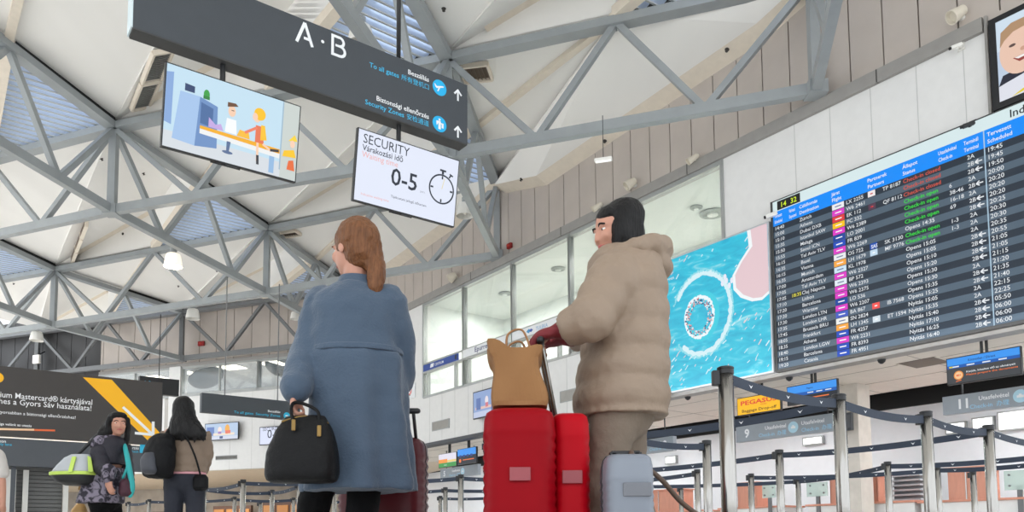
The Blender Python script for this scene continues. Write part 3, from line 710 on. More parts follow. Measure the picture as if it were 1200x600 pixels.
for i in range(170):
    x, y = rnd.random() * AW, rnd.random() * AH * (.45 if i > 120 else 1); 
    if math.hypot((x - AW * .5) / .88, y - AH * .52) < .88: continue
    l = .03 + rnd.random() * .09; a = .5 + rnd.random() * .5
    c.line(x, y, min(AW, x + l * math.cos(a)), min(AH, y + l * math.sin(a)), .012 + rnd.random() * .014, foam if i % 3 else scr((230, 210, 214)))
c.lock = False
c.poly([(max(0, x0), y0) for x0, y0 in [(0, 0), (.55, 0), (.42, .22), (.3, .3), (.22, .55), (.1, .62), (0, .8)]], scr((214, 196, 204)))
pk = scr((228, 200, 206))
c.poly([(AW, AH), (AW * .86, AH), (AW * .87, AH * .88), (AW * .80, AH * .80), (AW * .745, AH * .72), (AW * .75, AH * .62), (AW * .80, AH * .55), (AW * .88, AH * .50), (AW * .95, AH * .49), (AW, AH * .52)], scr((240, 246, 248)))
c.poly([(AW, AH), (AW * .885, AH), (AW * .895, AH * .88), (AW * .82, AH * .80), (AW * .765, AH * .72), (AW * .77, AH * .63), (AW * .82, AH * .565), (AW * .89, AH * .52), (AW * .95, AH * .51), (AW, AH * .54)], pk)
for x, y in ((.70, .70), (.72, .66), (.67, .69), (.74, .69), (.69, .73)): c.disc(AW * x, AH * y, .04, .06, scr((230, 234, 246)), 8)
c.text('ARY', .32, AH * .80, .15, tw, 'L', .02); c.text('SUMMER', .62, AH * .845, .07, tw)
c.build('printed_picture', t)

# framed photograph poster at the far right
t = thing('framed_poster', 'black framed portrait poster of a smiling child and a dark-haired face', 'poster', WS(-4.9, -.05, 6.5))
b = MB(); b.wbox(-3.70, -6.1, -.12, -.002, 6.46, 7.83); b.build('frame', m_dark, t, bevel=.006)
c = Canvas(WS(-3.80, -.122, 6.55), u_, Z, n_); pw_, ph_ = 2.2, 1.19
sk = scr((232, 196, 176)); sk2 = scr((206, 160, 138)); hr = scr((176, 142, 110)); bk = scr((28, 26, 30))
c.rect(0, 0, pw_, ph_, scr((206, 222, 236))); c.rect(0, 0, pw_, ph_ * .62, scr((190, 206, 226)))
c.poly([(0, 0), (0, .22), (.12, .34), (.5, .3), (.8, .1), (.8, 0)], scr((222, 224, 234))); c.poly([(0, .22), (.06, .36), (.3, .38), (.34, .28), (.1, .24)], scr((44, 46, 60)))
c.disc(.30, .66, .27, .36, sk, 28); c.poly([(.04, .78), (.06, 1.0), (.2, 1.08), (.42, 1.08), (.54, .98), (.56, .86), (.44, .96), (.22, .94), (.10, .86)], hr)
c.disc(.20, .745, .045, .022, scr((92, 74, 70)), 12); c.disc(.40, .745, .045, .022, scr((92, 74, 70)), 12); c.disc(.33, .64, .035, .03, sk2, 12); c.poly([(.2, .55), (.44, .56), (.38, .48), (.28, .47)], scr((150, 70, 66))); c.poly([(.22, .548), (.42, .555), (.38, .52), (.27, .515)], scr((244, 240, 236)))
c.poly([(.55, .2), (.52, .6), (.62, .95), (.9, 1.12), (1.4, 1.12), (1.6, .7), (1.5, .2)], bk); c.disc(.95, .62, .32, .42, scr((224, 150, 120)), 28); c.disc(.62, .58, .05, .1, scr((216, 120, 100)), 12); c.disc(.85, .72, .04, .02, bk, 10); c.disc(1.08, .72, .04, .02, bk, 10); c.poly([(.84, .46), (1.1, .46), (1.04, .4), (.9, .4)], scr((150, 60, 60)))
c.poly([(.3, 0), (.5, .24), (.8, .2), (1.2, .26), (1.5, 0)], scr((206, 210, 228))); c.poly([(.16, .0), (.3, .06), (.56, .10), (.3, .02)], scr((226, 206, 60)))
c.build('printed_picture', t)

# ================================================================== SIGNS ABOVE THE OFFICE GLAZING AND SMALL THINGS ON THE WALL
def wsign(name, label, s0, s1, z0, z1, body, cat='sign', d=-.05, th=.04, group=None):
    t = thing(name, label, cat, WS((s0 + s1) / 2, d, z0), group)
    b = MB(); b.wbox(s0, s1, d, d + th, z0, z1); b.build('sign_board', body, t, bevel=.003)
    return t, Canvas(WS(max(s0, s1), d - .001, z0), u_, Z, n_), abs(s1 - s0), z1 - z0
mb_blue = mat('sign_blue', (26, 66, 150), rough=.4, var=.03); mb_white = mat('sign_white', (232, 234, 236), rough=.4, var=.02)
t, c, w_, h_ = wsign('airline_sign', 'blue sign strip under the leftmost office window', 12.72, 10.72, 5.56, 5.76, mb_blue)
c.poly([(.42, .05), (.62, .05), (.66, .16), (.46, .16)], pw); c.text('CENTRUM', .7, .06, .11, pw, 'L', .01); c.rect(1.84, .04, 1.94, .17, ink((30, 34, 50))); c.build('lettering', t)
t, c, w_, h_ = wsign('airline_sign', 'white sign strip with navy italic lettering under an office window', 10.46, 8.22, 5.56, 5.78, mb_white)
nv = ink((40, 52, 110)); c.text('Epurrea !', .62, .055, .2, nv, 'L', .012, 1.15); c.build('lettering', t)
t, c, w_, h_ = wsign('airline_sign', 'white sign strip with small pale blue logo, above the paper bag', 8.06, 5.82, 5.56, 5.78, mb_white)
c.poly([(.62, .11), (.72, .17), (.82, .11), (.72, .05)], ink((70, 150, 200))); c.poly([(.74, .11), (.82, .16), (.9, .11), (.82, .06)], ink((60, 90, 170))); c.text('TULEKA', 1.02, .06, .13, ink((120, 170, 210)), 'L', .01); c.build('lettering', t)
# wall clock, notice
q = WP(475.5, 437); t = thing('wall_clock', 'small round wall clock on the white wall beside the blue coat', 'clock', WS(q[0], -.02, q[1]))
b = MB(); b.lathe(WS(q[0], 0, q[1]), [(.24, 0), (.26, .02), (.26, .05), (.235, .055), (.235, .04)], 28, ax=-dB); b.build('rim', m_alu, t, smooth=True)
b = MB(); b.lathe(WS(q[0], 0, q[1]), [(.235, .0), (.235, .045)], 28, ax=-dB); b.build('dial', mb_white, t)
c = Canvas(WS(q[0], -.047, q[1]), u_, Z, n_); c.line(0, 0, .0, .17, .02, ink((20, 20, 20))); c.line(0, 0, .11, -.03, .026, ink((20, 20, 20)))
for k in range(12): a = k * math.pi / 6; c.line(.19 * math.cos(a), .19 * math.sin(a), .22 * math.cos(a), .22 * math.sin(a), .012, ink((20, 20, 20)))
c.build('clock_hands', t)
s0, z0 = WP(472, 470); s1, z1 = WP(487, 449)
t, c, w_, h_ = wsign('safety_notice', 'white notice with red pictograms left of the office glazing', s0, s1, z0, z1, mb_white, 'notice', d=-.03, th=.025)
for k in range(2):
    c.ring(w_ * (.3 + .32 * k), h_ * .55, .09, .13, ink((214, 70, 60)), n=16); c.line(w_ * (.3 + .32 * k) - .06, h_ * .55 + .06, w_ * (.3 + .32 * k) + .06, h_ * .55 - .06, .03, ink((214, 70, 60))); c.rect(w_ * (.25 + .32 * k), h_ * .2, w_ * (.36 + .32 * k), h_ * .26, ink((90, 120, 100)))
c.build('lettering', t)
def grille(label, x0, y0, x1, y1):
    (sa_, za), (sb_, zb) = WP(x0, y0), WP(x1, y1); zz = (za + zb) / 2; h = .14
    t = thing('vent_grille', label, 'vent grille', WS((sa_ + sb_) / 2, -.02, zz - h), 'wall vent grilles')
    b = MB(); b.wbox(sa_, sb_, -.03, 0, zz + h - .02, zz + h); b.wbox(sa_, sb_, -.03, 0, zz - h, zz - h + .02); b.wbox(sa_, sa_ - .03, -.03, 0, zz - h, zz + h); b.wbox(sb_, sb_ + .03, -.03, 0, zz - h, zz + h); b.build('frame', m_alu, t)
    b = MB(); n = 22
    for i in range(n):
        s = sa_ + (sb_ - sa_) * (i + .5) / n; b.wbox(s - .012, s + .012, -.025, -.003, zz - h + .02, zz + h - .02)
    b.build('slats', mat('grille_grey', (176, 172, 166)), t)
grille('small grey vent grille left of the wall screen', 507, 499, 527, 497)
grille('small grey vent grille right of the red suitcase top', 657, 464, 681, 462)
# screen on the white wall
s0, z0 = WP(555, 492, -.2); s1, z1 = WP(584, 452, -.2)
t = thing('wall_screen', 'tilted cartoon screen on the white wall, half behind the paper bag', 'screen', WS((s0 + s1) / 2, -.1, z0))
b = MB(); b.wbox(s0, s1 - .3, -.22, -.17, z0, z1); b.build('housing', m_dark, t, bevel=.005); b = MB(); b.wbox((s0 + s1) / 2 - .1, (s0 + s1) / 2 + .1, -.17, 0, (z0 + z1) / 2 - .1, (z0 + z1) / 2 + .1); b.build('wall_bracket', m_dark, t)
c = Canvas(WS(s0 - .03, -.221, z0 + .03), u_, Z, n_); w_, h_ = abs(s1 - .3 - s0) - .06, z1 - z0 - .06
c.rect(0, 0, w_, h_, scr((142, 164, 206))); c.rect(0, 0, w_, h_ * .22, scr((190, 200, 226))); c.rect(.1, h_ * .3, w_ * .9, h_ * .4, scr((224, 190, 180))); c.rect(w_ * .1, h_ * .3, w_ * .25, h_ * .75, scr((96, 118, 172))); c.disc(w_ * .45, h_ * .6, .08, .12, scr((230, 220, 226))); c.rect(w_ * .41, h_ * .35, w_ * .5, h_ * .52, scr((210, 120, 130))); c.rect(w_ * .6, h_ * .1, w_ * .7, h_ * .5, scr((98, 110, 160))); c.disc(w_ * .66, h_ * .62, .07, .1, scr((220, 200, 210)))
c.build('screen_picture', t)

# ================================================================== UNDER-WALL SCREENS AND CHECK-IN SIGNS
def flat_screen(label, x0, y0, x1, y1, d, paint, hang=True, name='check_in_screen', cat='screen', body=m_dark, group=None, zc=3.3):
    (s0, z0), (s1, z1) = WP(x0, y0, d), WP(x1, y1, d)
    w = abs(s0 - s1)
    t = thing(name, label, cat, WS((s0 + s1) / 2, d, z0), group)
    b = MB(); b.wbox(s0, s1, d, d + .06, z0, z1); b.build('housing', body, t, bevel=.005)
    if hang:
        sm = (s0 + s1) / 2; 
        for q in (-.035, .035): b = MB(); b.wbox(sm + q - .015, sm + q + .015, d + .06, d + .1, z1 - .2, zc); b.build('hanger', m_dark, t)
    c = Canvas(WS(s0 - .015, d - .001, z0 + .015), u_, Z, n_); paint(c, w - .03, z1 - z0 - .03); c.build('screen_picture', t)
    return t
blue1 = scr((60, 150, 240)); blue2 = scr((30, 92, 176)); dkg = scr((66, 68, 72)); dkb = scr((36, 40, 48)); org = scr((240, 120, 60))
def paint_desk(c, w, h):
    c.rect(0, 0, w, h, dkg); c.rect(0, h * .72, w, h, blue1); c.rect(0, h * .6, w, h * .72, blue2)
    c.fit('Közvetlen / Direct', w * .3, w * .68, h * .80, h * .13, scr((20, 40, 90)), .01); 
    for k in range(4): c.rect(w * (.06 + .22 * k), h * .635, w * (.17 + .22 * k), h * .68, tw)
    c.rect(w * .03, h * .63, w * .08, h * .69, scr((210, 200, 60)))
    c.disc(w * .16, h * .3, h * .18, h * .18, scr((236, 150, 70)), 20); c.disc(w * .16, h * .3, h * .14, h * .14, scr((244, 200, 150)), 20); c.text('MH', w * .16, h * .26, h * .12, scr((230, 90, 50)), 'C', .02)
    c.fit('Kérjük, készítse elő az okmányait', w * .27, w * .94, h * .36, h * .10, tw, .012); c.fit('Please prepare the documents', w * .27, w * .97, h * .24, h * .10, org, .012)
    c.line(w * .12, h * .06, w * .2, h * .1, h * .03, org)
def paint_info(c, w, h):
    c.rect(0, 0, w, h, dkb); c.rect(0, h * .6, w, h, blue1); c.rect(0, h * .42, w, h * .6, blue2); c.text('Pegasus', w * .4, h * .74, h * .13, scr((20, 40, 90)), 'L', .01)
    for k in range(3): c.rect(w * (.42 + .18 * k), h * .5, w * (.54 + .18 * k), h * .55, tw)
    c.disc(w * .18, h * .22, h * .17, h * .17, scr((240, 130, 80)), 18); c.disc(w * .18, h * .22, h * .1, h * .1, scr((248, 200, 170)), 18); c.rect(w * .32, h * .2, w * .85, h * .26, org)
def paint_peg(c, w, h):
    c.rect(0, 0, w, h, scr((250, 190, 30))); c.fit('PEGASUS', w * .07, w * .93, h * .56, h * .36, scr((226, 70, 50)), .03); c.text('AIRLINES', w * .55, h * .42, h * .11, scr((226, 90, 50)), 'L', .01); c.fit('Baggage Drop-off', w * .1, w * .92, h * .12, h * .24, scr((74, 54, 30)), .014)
flat_screen('dark hanging screen with blue heading above the counter eleven sign', 1110, 452, 1196, 405, .3, paint_desk)
flat_screen('dark hanging screen with blue heading behind the second queue post', 922.5, 476, 981, 443, .3, paint_info)
flat_screen('yellow hanging screen for baggage drop-off beside the nearest queue post', 864, 488, 914.5, 458, .25, paint_peg)
def paint_dark(c, w, h): c.rect(0, 0, w, h, scr((70, 66, 66))); c.rect(w * .1, h * .2, w * .9, h * .26, scr((200, 190, 190)))
flat_screen('dim dark hanging screen behind the beige coat hem', 690, 506, 744, 482, .3, paint_dark)
def paint_green(c, w, h): c.rect(0, 0, w, h, scr((226, 222, 236))); c.rect(0, 0, w, h * .32, scr((60, 150, 70))); c.rect(0, h * .32, w * .5, h * .6, scr((244, 150, 60))); c.rect(w * .5, h * .34, w, h * .5, scr((236, 206, 120))); c.text('Green', w * .3, h * .1, h * .16, tw)
def paint_blue(c, w, h):
    c.rect(0, 0, w, h, dkb); c.rect(0, h * .55, w, h, blue1)
    for k in range(4): c.rect(w * (.1 + .2 * k), h * .45, w * (.22 + .2 * k), h * .6, scr((30, 60, 130)))
    c.disc(w * .15, h * .22, h * .13, h * .13, org); c.rect(w * .3, h * .22, w * .9, h * .28, org)
flat_screen('small white, orange and green hanging screen beside the dark red suitcase', 514, 549, 535, 529, .3, paint_green, group=None)
flat_screen('small blue and black hanging screen left of the tall red suitcase', 536, 545, 558, 523, .3, paint_blue)
m_csign = mat('check_in_sign_grey', (150, 158, 166), rough=.45, var=.03)
def csign(label, s0, s1, z0, z1, d, num, numx, txt):
    t = thing('counter_sign', label, 'counter sign', WS((s0 + s1) / 2, d, z0))
    b = MB(); b.wbox(s0, s1, d, d + .12, z0, z1); b.build('sign_board', m_csign, t, bevel=.004)
    for s in (s0 - .3, s1 + .3): b = MB(); b.wbox(s - .012, s + .012, d + .05, d + .07, z1, 3.3); b.build('hanger', m_dark, t)
    NC2 = lambda: Canvas(WS(s0, d - .001, z0), u_, Z, n_); c = NC2(); h = z1 - z0
    c.text(num, numx, h * .25, h * .72, pw, 'L', .03); c.build('counter_number', t)
    for x, r in txt:
        c = NC2()
        c.text('Utasfelvétel', x, h * .56, h * .31, pw, 'R' if r else 'L', .015); c.text('Check-in  办理', x, h * .16, h * .31, ink((150, 200, 228)), 'R' if r else 'L', .01); c.build('text_line', t)
    xs = [x for x, r in txt if r]
    if xs:
        c = NC2(); x = xs[0] + .16; c.disc(x, h * .5, h * .34, h * .34, ink((178, 216, 232)), 20); c.rect(x - .05, h * .42, x + .05, h * .55, pw); c.rect(x - .02, h * .55, x + .02, h * .62, pw); c.build('pictogram', t)
    return t
csign('pale grey hanging counter sign numbered eleven', -2.07, -4.9, 2.39, 2.70, 1.5, '11', .22, [(1.02, True), (1.36, False)])
csign('pale grey hanging counter sign numbered nine', 2.18, -.22, 2.36, 2.70, 1.5, '9', .22, [(1.22, True), (1.56, False)])
s8a, s8b = WP(728, 525, 1.5)[0], WP(789, 525, 1.5)[0]
csign('pale grey hanging counter sign numbered eight, behind the beige trousers', s8a, s8b, 2.36, 2.70, 1.5, '8', abs(s8a - s8b) - .32, [(.95, False)])
csign('pale hanging counter sign far beneath the blue and black screen', WP(516, 560, 1.5)[0], WP(560, 560, 1.5)[0], 2.36, 2.70, 1.5, '5', .2, [(1.22, True)])
# ================================================================== ROOF FITTINGS
m_vent = mat('vent_brown', (112, 98, 84), rough=.5, metal=.2)
def roof_vent(label, p, q, wid, n):
    """strip grille on the roof panel between two image points"""
    a, na = roof_hit(*p); b_, nb = roof_hit(*q); nn = na
    t = thing('ceiling_vent', label, 'ceiling vent', a, 'roof air vents')
    d = (b_ - a); L = d.length; d.normalize(); s = d.cross(nn).normalized(); nn = s.cross(d).normalized()
    if nn.z > 0: nn = -nn
    o = a + nn * .07
    for i in range(n):
        l = L / n; c0 = o + d * (l * i + l * .5)
        m = MB()
        for k in (-1, 1): m.box(c0 + s * (wid / 2 * k), d * (l * .47), s * .025, nn * .05); m.box(c0 + d * (l * .47 * k), d * .025, s * (wid / 2), nn * .05)
        m.build('frame', m_cream, t)
        m = MB(); kk = max(4, int(l / .09))
        for j in range(kk): m.box(c0 + d * (l * .9 * ((j + .5) / kk - .5)), (d * .5 + nn * .5) * .03, s * (wid / 2), (d * .5 - nn * .5) * .006)
        m.build('slats', m_alu if wid > .3 and n > 1 else m_vent, t)
        m = MB(); m.box(c0 - nn * .035, d * (l * .46), s * (wid / 2), nn * .01); m.build('back_plate', m_vent, t)
roof_vent('long double ceiling vent left of the hanging sign, above the cartoon screen', (162, 124), (190, 55), .42, 2)
roof_vent('brown ceiling vent just right of the hanging sign', (540, 84), (575, 80), .55, 1)
roof_vent('narrow ceiling vent behind the lower left trusses', (82, 302), (99, 256), .42, 3)
roof_vent('small brown ceiling vent above the blue-coated woman, by a truss joint', (330, 273), (350, 270), .35, 1)
sp_ = mat('sprinkler_dark', (64, 60, 56))
for x, y in [(84, 100), (119, 186), (168, 203), (144, 274), (520, 10), (852, 58), (709, 165), (611, 210), (16, 332), (209, 335), (254, 317)]:
    p, n = roof_hit(x, y); b = MB(); b.lathe(p - n * .01, [(.045, 0), (.045, .015), (.018, .02), (.018, .05), (.03, .052), (.03, .06)], 10, ax=n)
    tag(b.build('sprinkler_head', sp_, smooth=False), 'tiny dark sprinkler head dotted on the white roof panels', 'sprinkler', 'roof sprinkler heads')

# ------------------------------------------------------------------ pendant lamps
m_lamp = mat('lamp_white', (232, 230, 224), rough=.45, var=.02); m_lamp_in = mat('lamp_inner', (240, 236, 226), rough=.3, var=0)
m_lit = mat('lamp_lit', (255, 240, 214), var=0, emit=14)
def bell(label, px, py, Y, ztop, R=.23, lit=False, rim=None):
    p = AY(px, py, Y)
    t = thing('pendant_lamp', label, 'pendant lamp', p, 'bell-shaped hall lamps')
    k = R / .23
    b = MB(); b.lathe(p, [(.235 * k, -.17 * k), (.225 * k, -.1 * k), (.19 * k, .1 * k), (.165 * k, .16 * k), (.09 * k, .185 * k), (.085 * k, .185 * k), (.155 * k, .15 * k), (.18 * k, .1 * k), (.215 * k, -.1 * k), (.225 * k, -.17 * k)], 28, cap=False); b.build('lamp_shade', m_lamp if not lit else mat('lamp_shade_lit', (250, 240, 224), rough=.4, var=0, emit=.5), t, smooth=True)
    b = MB(); b.lathe(p, [(.075 * k, .17 * k), (.085 * k, .2 * k), (.085 * k, .33 * k), (.05 * k, .36 * k)], 16); b.build('lamp_housing', m_steel, t, smooth=False)
    b = MB(); b.path([p + Z * .34 * k, V((p.x, p.y, ztop))], .014, 8); b.build('hanger_rod', m_dark, t)
    b = MB(); b.ell(p - Z * .02 * k, V((.07 * k, 0, 0)), V((0, .07 * k, 0)), Z * (.11 * k), 10); b.build('bulb', m_lit if lit else m_lamp_in, t, smooth=True)
    if lit:
        l = bpy.data.lights.new('lamp_glow', 'POINT'); l.energy = 60; l.color = (1, .88, .7); l.shadow_soft_size = .1
        o = bpy.data.objects.new('lamp_glow', l); COL.objects.link(o); o.location = p - Z * .2
bell('white bell lamp behind the top edge of the lettered sign', 423, 42, 13.8, 10.0, .245)
bell('white bell lamp below the security time screen corner', 545, 246, 20.3, 9.98)
bell('glowing lit bell lamp under the truss left of the blue coat', 203, 305, 20.2, 8.0, lit=True)
bell('white bell lamp under the second truss, above the far windows', 226, 368, 26.2, 8.0)
bell('white bell lamp beside the blue coat shoulder', 346, 370, 26.5, 8.0, .17)
bell('white bell lamp over the black and yellow advert board', 43, 394, 28.0, 8.0)
# square floodlight
p = FS(*FP_(43, 421, -.5)[:1], -.5, FP_(43, 421, -.5)[1])
t = thing('floodlight', 'square white floodlight hanging before the dark far wall', 'floodlight', p)
b = MB(); b.box(p, dP * .2, dN * .06, Z * .2); b.build('lamp_body', m_lamp, t, bevel=.02)
b = MB(); b.box(p - dN * .062, dP * .16, dN * .004, Z * .16); b.build('lens', mat('floodlight_lens', (244, 234, 214), var=0, emit=.6), t)
b = MB(); b.beam(p + Z * .2 + dN * .05, p + dN * .4 + Z * .45, .04, .04); b.build('bracket', m_dark, t)
# spotlights and alarms on the frieze
def spot(label, px, py, r=.11):
    s, z = WP(px, py, -.1); p = WS(s, 0, z)
    t = thing('wall_spotlight', label, 'spotlight', p, 'cream spotlights on the frieze')
    b = MB(); b.lathe(p, [(r * .45, 0), (r * .45, .04), (r * .3, .06), (r * .3, .1)], 16, ax=-dB); b.build('base', m_lamp, t)
    ax = (-dB * .6 - Z * .5 + dA * .4).normalized(); q = p - dB * .16
    b = MB(); b.lathe(q, [(r * .5, -.14), (r * .7, -.12), (r, .08), (r * 1.02, .12), (r * .9, .12), (r * .8, .06)], 18, ax=ax); b.build('lamp_head', mat('spot_cream', (222, 214, 198), rough=.4), t, smooth=False)
spot('cream spotlight above the white wall beside the portrait poster', 1124, 18, .105)
spot('cream spotlight on the frieze above the dark-haired woman', 741, 216, .11)
spot('round cream spotlight on the frieze above the leftmost office windows', 532, 325, .14)
spot('tiny cream spotlight right above the wide right office window', 814, 187, .07)
spot('tiny cream spotlight on the frieze left of the dark-haired woman', 702, 243, .07)
def cam_(label, px, py, col=m_dark, d=-.16, k=1.0, group='security cameras'):
    s, z = WP(px, py, d); p = WS(s, d, z)
    t = thing('security_camera', label, 'camera', WS(s, 0, z), group)
    ax = (dA * .7 - dB * .55 - Z * .25).normalized(); dd, a, u2 = frame_of(ax)
    b = MB(); b.box(p, dd * .13 * k, a * .045 * k, u2 * .045 * k); b.build('camera_body', col, t, bevel=.01)
    b = MB(); b.lathe(p + dd * .13 * k, [(.035 * k, 0), (.035 * k, .03), (.02 * k, .03)], 12, ax=dd); b.build('lens', m_black, t)
    b = MB(); b.beam(p - u2 * .03, WS(s, 0, z + .05), .03, .03); b.box(WS(s, -.01, z + .05), dA * .05, dB * .01, Z * .06); b.build('bracket', col, t)
cam_('pale security camera under the gutter at the white wall corner', 1121, 54, m_lamp, k=.6)
cam_('black security camera standing on the top edge of the departures display', 1135, 146, k=.65)
cam_('small pale camera at the upper left corner of the departures display', 904, 252, m_lamp, k=.8)
def under_cam(label, px, py):
    s, z = WP(px, py, .2); p = WS(s, .2, 3.3)
    t = thing('security_camera', label, 'camera', p, 'security cameras')
    b = MB(); b.lathe(p, [(.07, 0), (.07, -.05), (.055, -.1), (.02, -.13)], 16); b.build('dome', m_dark, t, smooth=True)
    b = MB(); b.lathe(p, [(.09, 0), (.09, -.015)], 16); b.build('base', m_dark, t)
under_cam('small dark dome camera under the departures display, above the open recess', 1033, 421)
under_cam('small dark dome camera under the lower left corner of the departures display', 925, 443)
under_cam('small dark dome camera under the turquoise advert', 806, 466)
def alarm(label, pos):
    t = thing('fire_alarm', label, 'fire alarm', pos); return t
s, z = WP(598.5, 288.5); p = WS(s, -.04, z); t = alarm('small red fire alarm on the frieze beside the truss foot', p)
b = MB(); b.box(p, dA * .09, dB * .04, Z * .07); b.build('alarm_body', mat('alarm_red', (150, 30, 30)), t, bevel=.01); b = MB(); b.lathe(p - dB * .04, [(.05, 0), (.04, .04), (.01, .05)], 12, ax=-dB); b.build('strobe', mat('alarm_lens', (190, 60, 50)), t)
tt, z = FP_(237, 403); p = FS(tt, -.06, z); t = alarm('small red fire alarm on the far panelled wall', p)
b = MB(); b.box(p, dP * .16, dN * .04, Z * .1); b.build('alarm_body', MATS['alarm_red'], t, bevel=.01); b = MB(); b.lathe(p - dN * .04, [(.06, 0), (.05, .04), (.01, .05)], 12, ax=-dN); b.build('strobe', MATS['alarm_lens'], t)
# slim hanging lamp on cables
A_ = AY(696, 187.5, 12.9); 
p = AY(707, 187, 12.4); ch = V((p.x, p.y, ZL))
t = thing('emergency_light', 'slim white light hanging on a wire under the truss', 'light', p)
b = MB(); b.box(p, V((.14, -.04, 0)), V((.012, .04, 0)), Z * .025); b.build('lamp_body', m_lamp, t, bevel=.008); b = MB(); b.path([p, p + Z * .75], .006, 6); b.build('wire', m_dark, t); b = MB(); b.box(p - Z * .028, V((.12, -.034, 0)), V((.008, .03, 0)), Z * .004); b.build('diffuser', mat('diffuser_white', (246, 246, 244), var=0, emit=.4), t)

# ================================================================== FAR GANTRY: ADVERT BOARD, BAND, SIGN
GP = AY(100, 500, 20)
def GS(t, n, z): return V((GP.x, GP.y, 0)) + dB * t - dA * n + Z * z
def G(x, y):
    q = AP(x, y, GP, dA); return (q - GP).dot(dB), q.z
m_ad = mat('advert_charcoal', (60, 56, 54), rough=.5, var=.02); m_band = mat('band_charcoal', (74, 78, 84), rough=.5, var=.03)
g0, g1 = -5.2, G(189.5, 480)[0]
t = thing('advert_board', 'large charcoal advert board with a yellow stripe and white arrow', 'advert board', GS(-1, -.3, 2.93))
b = MB(); b.box(GS((g0 + g1) / 2, -.2, 3.80), dB * ((g1 - g0) / 2), dA * .2, Z * .86); b.build('board_body', m_ad, t, bevel=.01)
c = Canvas(GS(0, .002, 0), dB, Z, -dA)
yl = ink((250, 184, 12)); yp = lambda x, y: G(x, y)
clampz = lambda p: (p[0], max(p[1], 2.96)) 
c.poly([clampz(yp(97, 442)), clampz(yp(131, 445)), clampz(yp(188, 508)), clampz(yp(188, 520)), clampz(yp(174, 517))], yl)
x0, y0 = yp(144, 477); x1, y1 = yp(178, 508.5); c.line(x0, y0, x1, y1, .07, pw); x2, y2 = yp(179.5, 494); c.line(x2, y2, x1 + .03, y1 - .03, .07, pw); x3, y3 = yp(158, 507.5); c.line(x3, y3, x1 + .03, y1 - .02, .07, pw)
def gfit(s, x0, x1, y, size, m, bold=.004):
    a = yp(x0, y - (x1 - x0) * .09)[0]; q = yp(x1, y); c.fit(s, a, q[0], q[1], size, m, bold)
def gtext(s, x, y, size, m, bold=.006, al='L', sx=1): q = yp(x, y); c.text(s, q[0], q[1], size, m, al, bold, sx)
gfit('mium Mastercard® kártyájával', -8, 108, 474.5, .2, pw); gfit('rhes a Gyors Sáv használata!', -6, 107, 481.5, .2, pw)
gfit('gyorsabban a biztonsági ellenőrzéshez!', -2, 88.5, 491, .11, pw); gtext('Drága velünk az utazás', 37, 500.5, .085, pw, .01, 'R')
q0, q1 = yp(-20, 502.5), yp(64.5, 504.5); c.line(q0[0], q0[1], q1[0], q1[1], .045, ink((226, 104, 50))); q1 = yp(40, 503.6); c.line(q0[0], q0[1], q1[0], q1[1], .047, ink((240, 200, 160)))
x, y = yp(-3, 442.5); c.disc(x, y, .13, .13, yl)
c.build('lettering', t)
b = MB(); b.box(GS(g1 + .01, -.2, 3.8), dB * .008, dA * .2, Z * .86); b.build('end_cap', m_dark, t)
t = thing('guidance_band', 'long grey guidance band running beneath the charcoal advert board', 'sign', GS(-1, -.3, 2.2))
b = MB(); b.box(GS((g0 + g1 + .1) / 2, -.22, 2.56), dB * ((g1 + .1 - g0) / 2), dA * .18, Z * .34); b.build('sign_body', m_band, t, bevel=.006)
c = Canvas(GS(0, -.038, 0), dB, Z, -dA); cy_ = ink((40, 176, 214))
gtext('rákon', 7, 518.6, .1, pw, .01, 'R'); gtext('priority lane', 14, 522.3, .09, cy_, .006, 'R'); gtext('ellenőrzés', 163, 526.5, .1, pw, .008, 'R'); gtext('Security check', 163, 530.5, .09, cy_, .006, 'R')
x, y = yp(168, 525.5); c.rect(x - .08, y - .12, x + .08, y + .12, cy_); c.build('lettering', t)
b = MB(); b.box(GS((g0 + g1) / 2, -.25, 2.915), dB * ((g1 - g0) / 2), dA * .1, Z * .02); b.build('light_gap', mat('gap_light', (250, 240, 226), var=0, emit=.8), t)
for k in (-4, -1.5, .9):
    b = MB(); b.box(GS(k, -.3, 1.2), dB * .05, dA * .05, Z * 1.2); b.build('support_post', m_band, t)
# right-hand overhead sign of the gantry, on two long hanger rods
t0, zb = G(236, 483); t1, zt = G(352, 470)
zb, zt = 3.95, 4.50
t = thing('guidance_sign', 'dark grey overhead sign with a thin turquoise line, behind the long-haired woman', 'sign', GS((t0 + t1) / 2, -.2, zb))
b = MB(); b.box(GS((t0 + t1) / 2, -.1, (zb + zt) / 2), dB * ((t1 - t0) / 2), dA * .1, Z * ((zt - zb) / 2)); b.build('sign_body', m_sign, t, bevel=.004)
c = Canvas(GS(0, .002, 0), dB, Z, -dA); xx = G(336, 488)[0]
c.text('To all gates  Security Zones', xx - .2, zb + .05, .1, cy_, 'R', .012, 1.2); c.text('Beszállás', xx - .2, zb + .17, .09, pw, 'R', .012, 1.2); c.disc(xx, zb + .11, .1, .1, cy_, 18); c.rect(xx - .04, zb + .09, xx + .05, zb + .12, pw); c.build('lettering', t)
for px in (265, 327): 
    tt = G(px, 440)[0]; p = GS(tt, -.1, zt); b = MB(); b.path([p, GS(tt, -.1, 8.05)], .018, 8); b.build('hanger_rod', m_steel_dk, t)
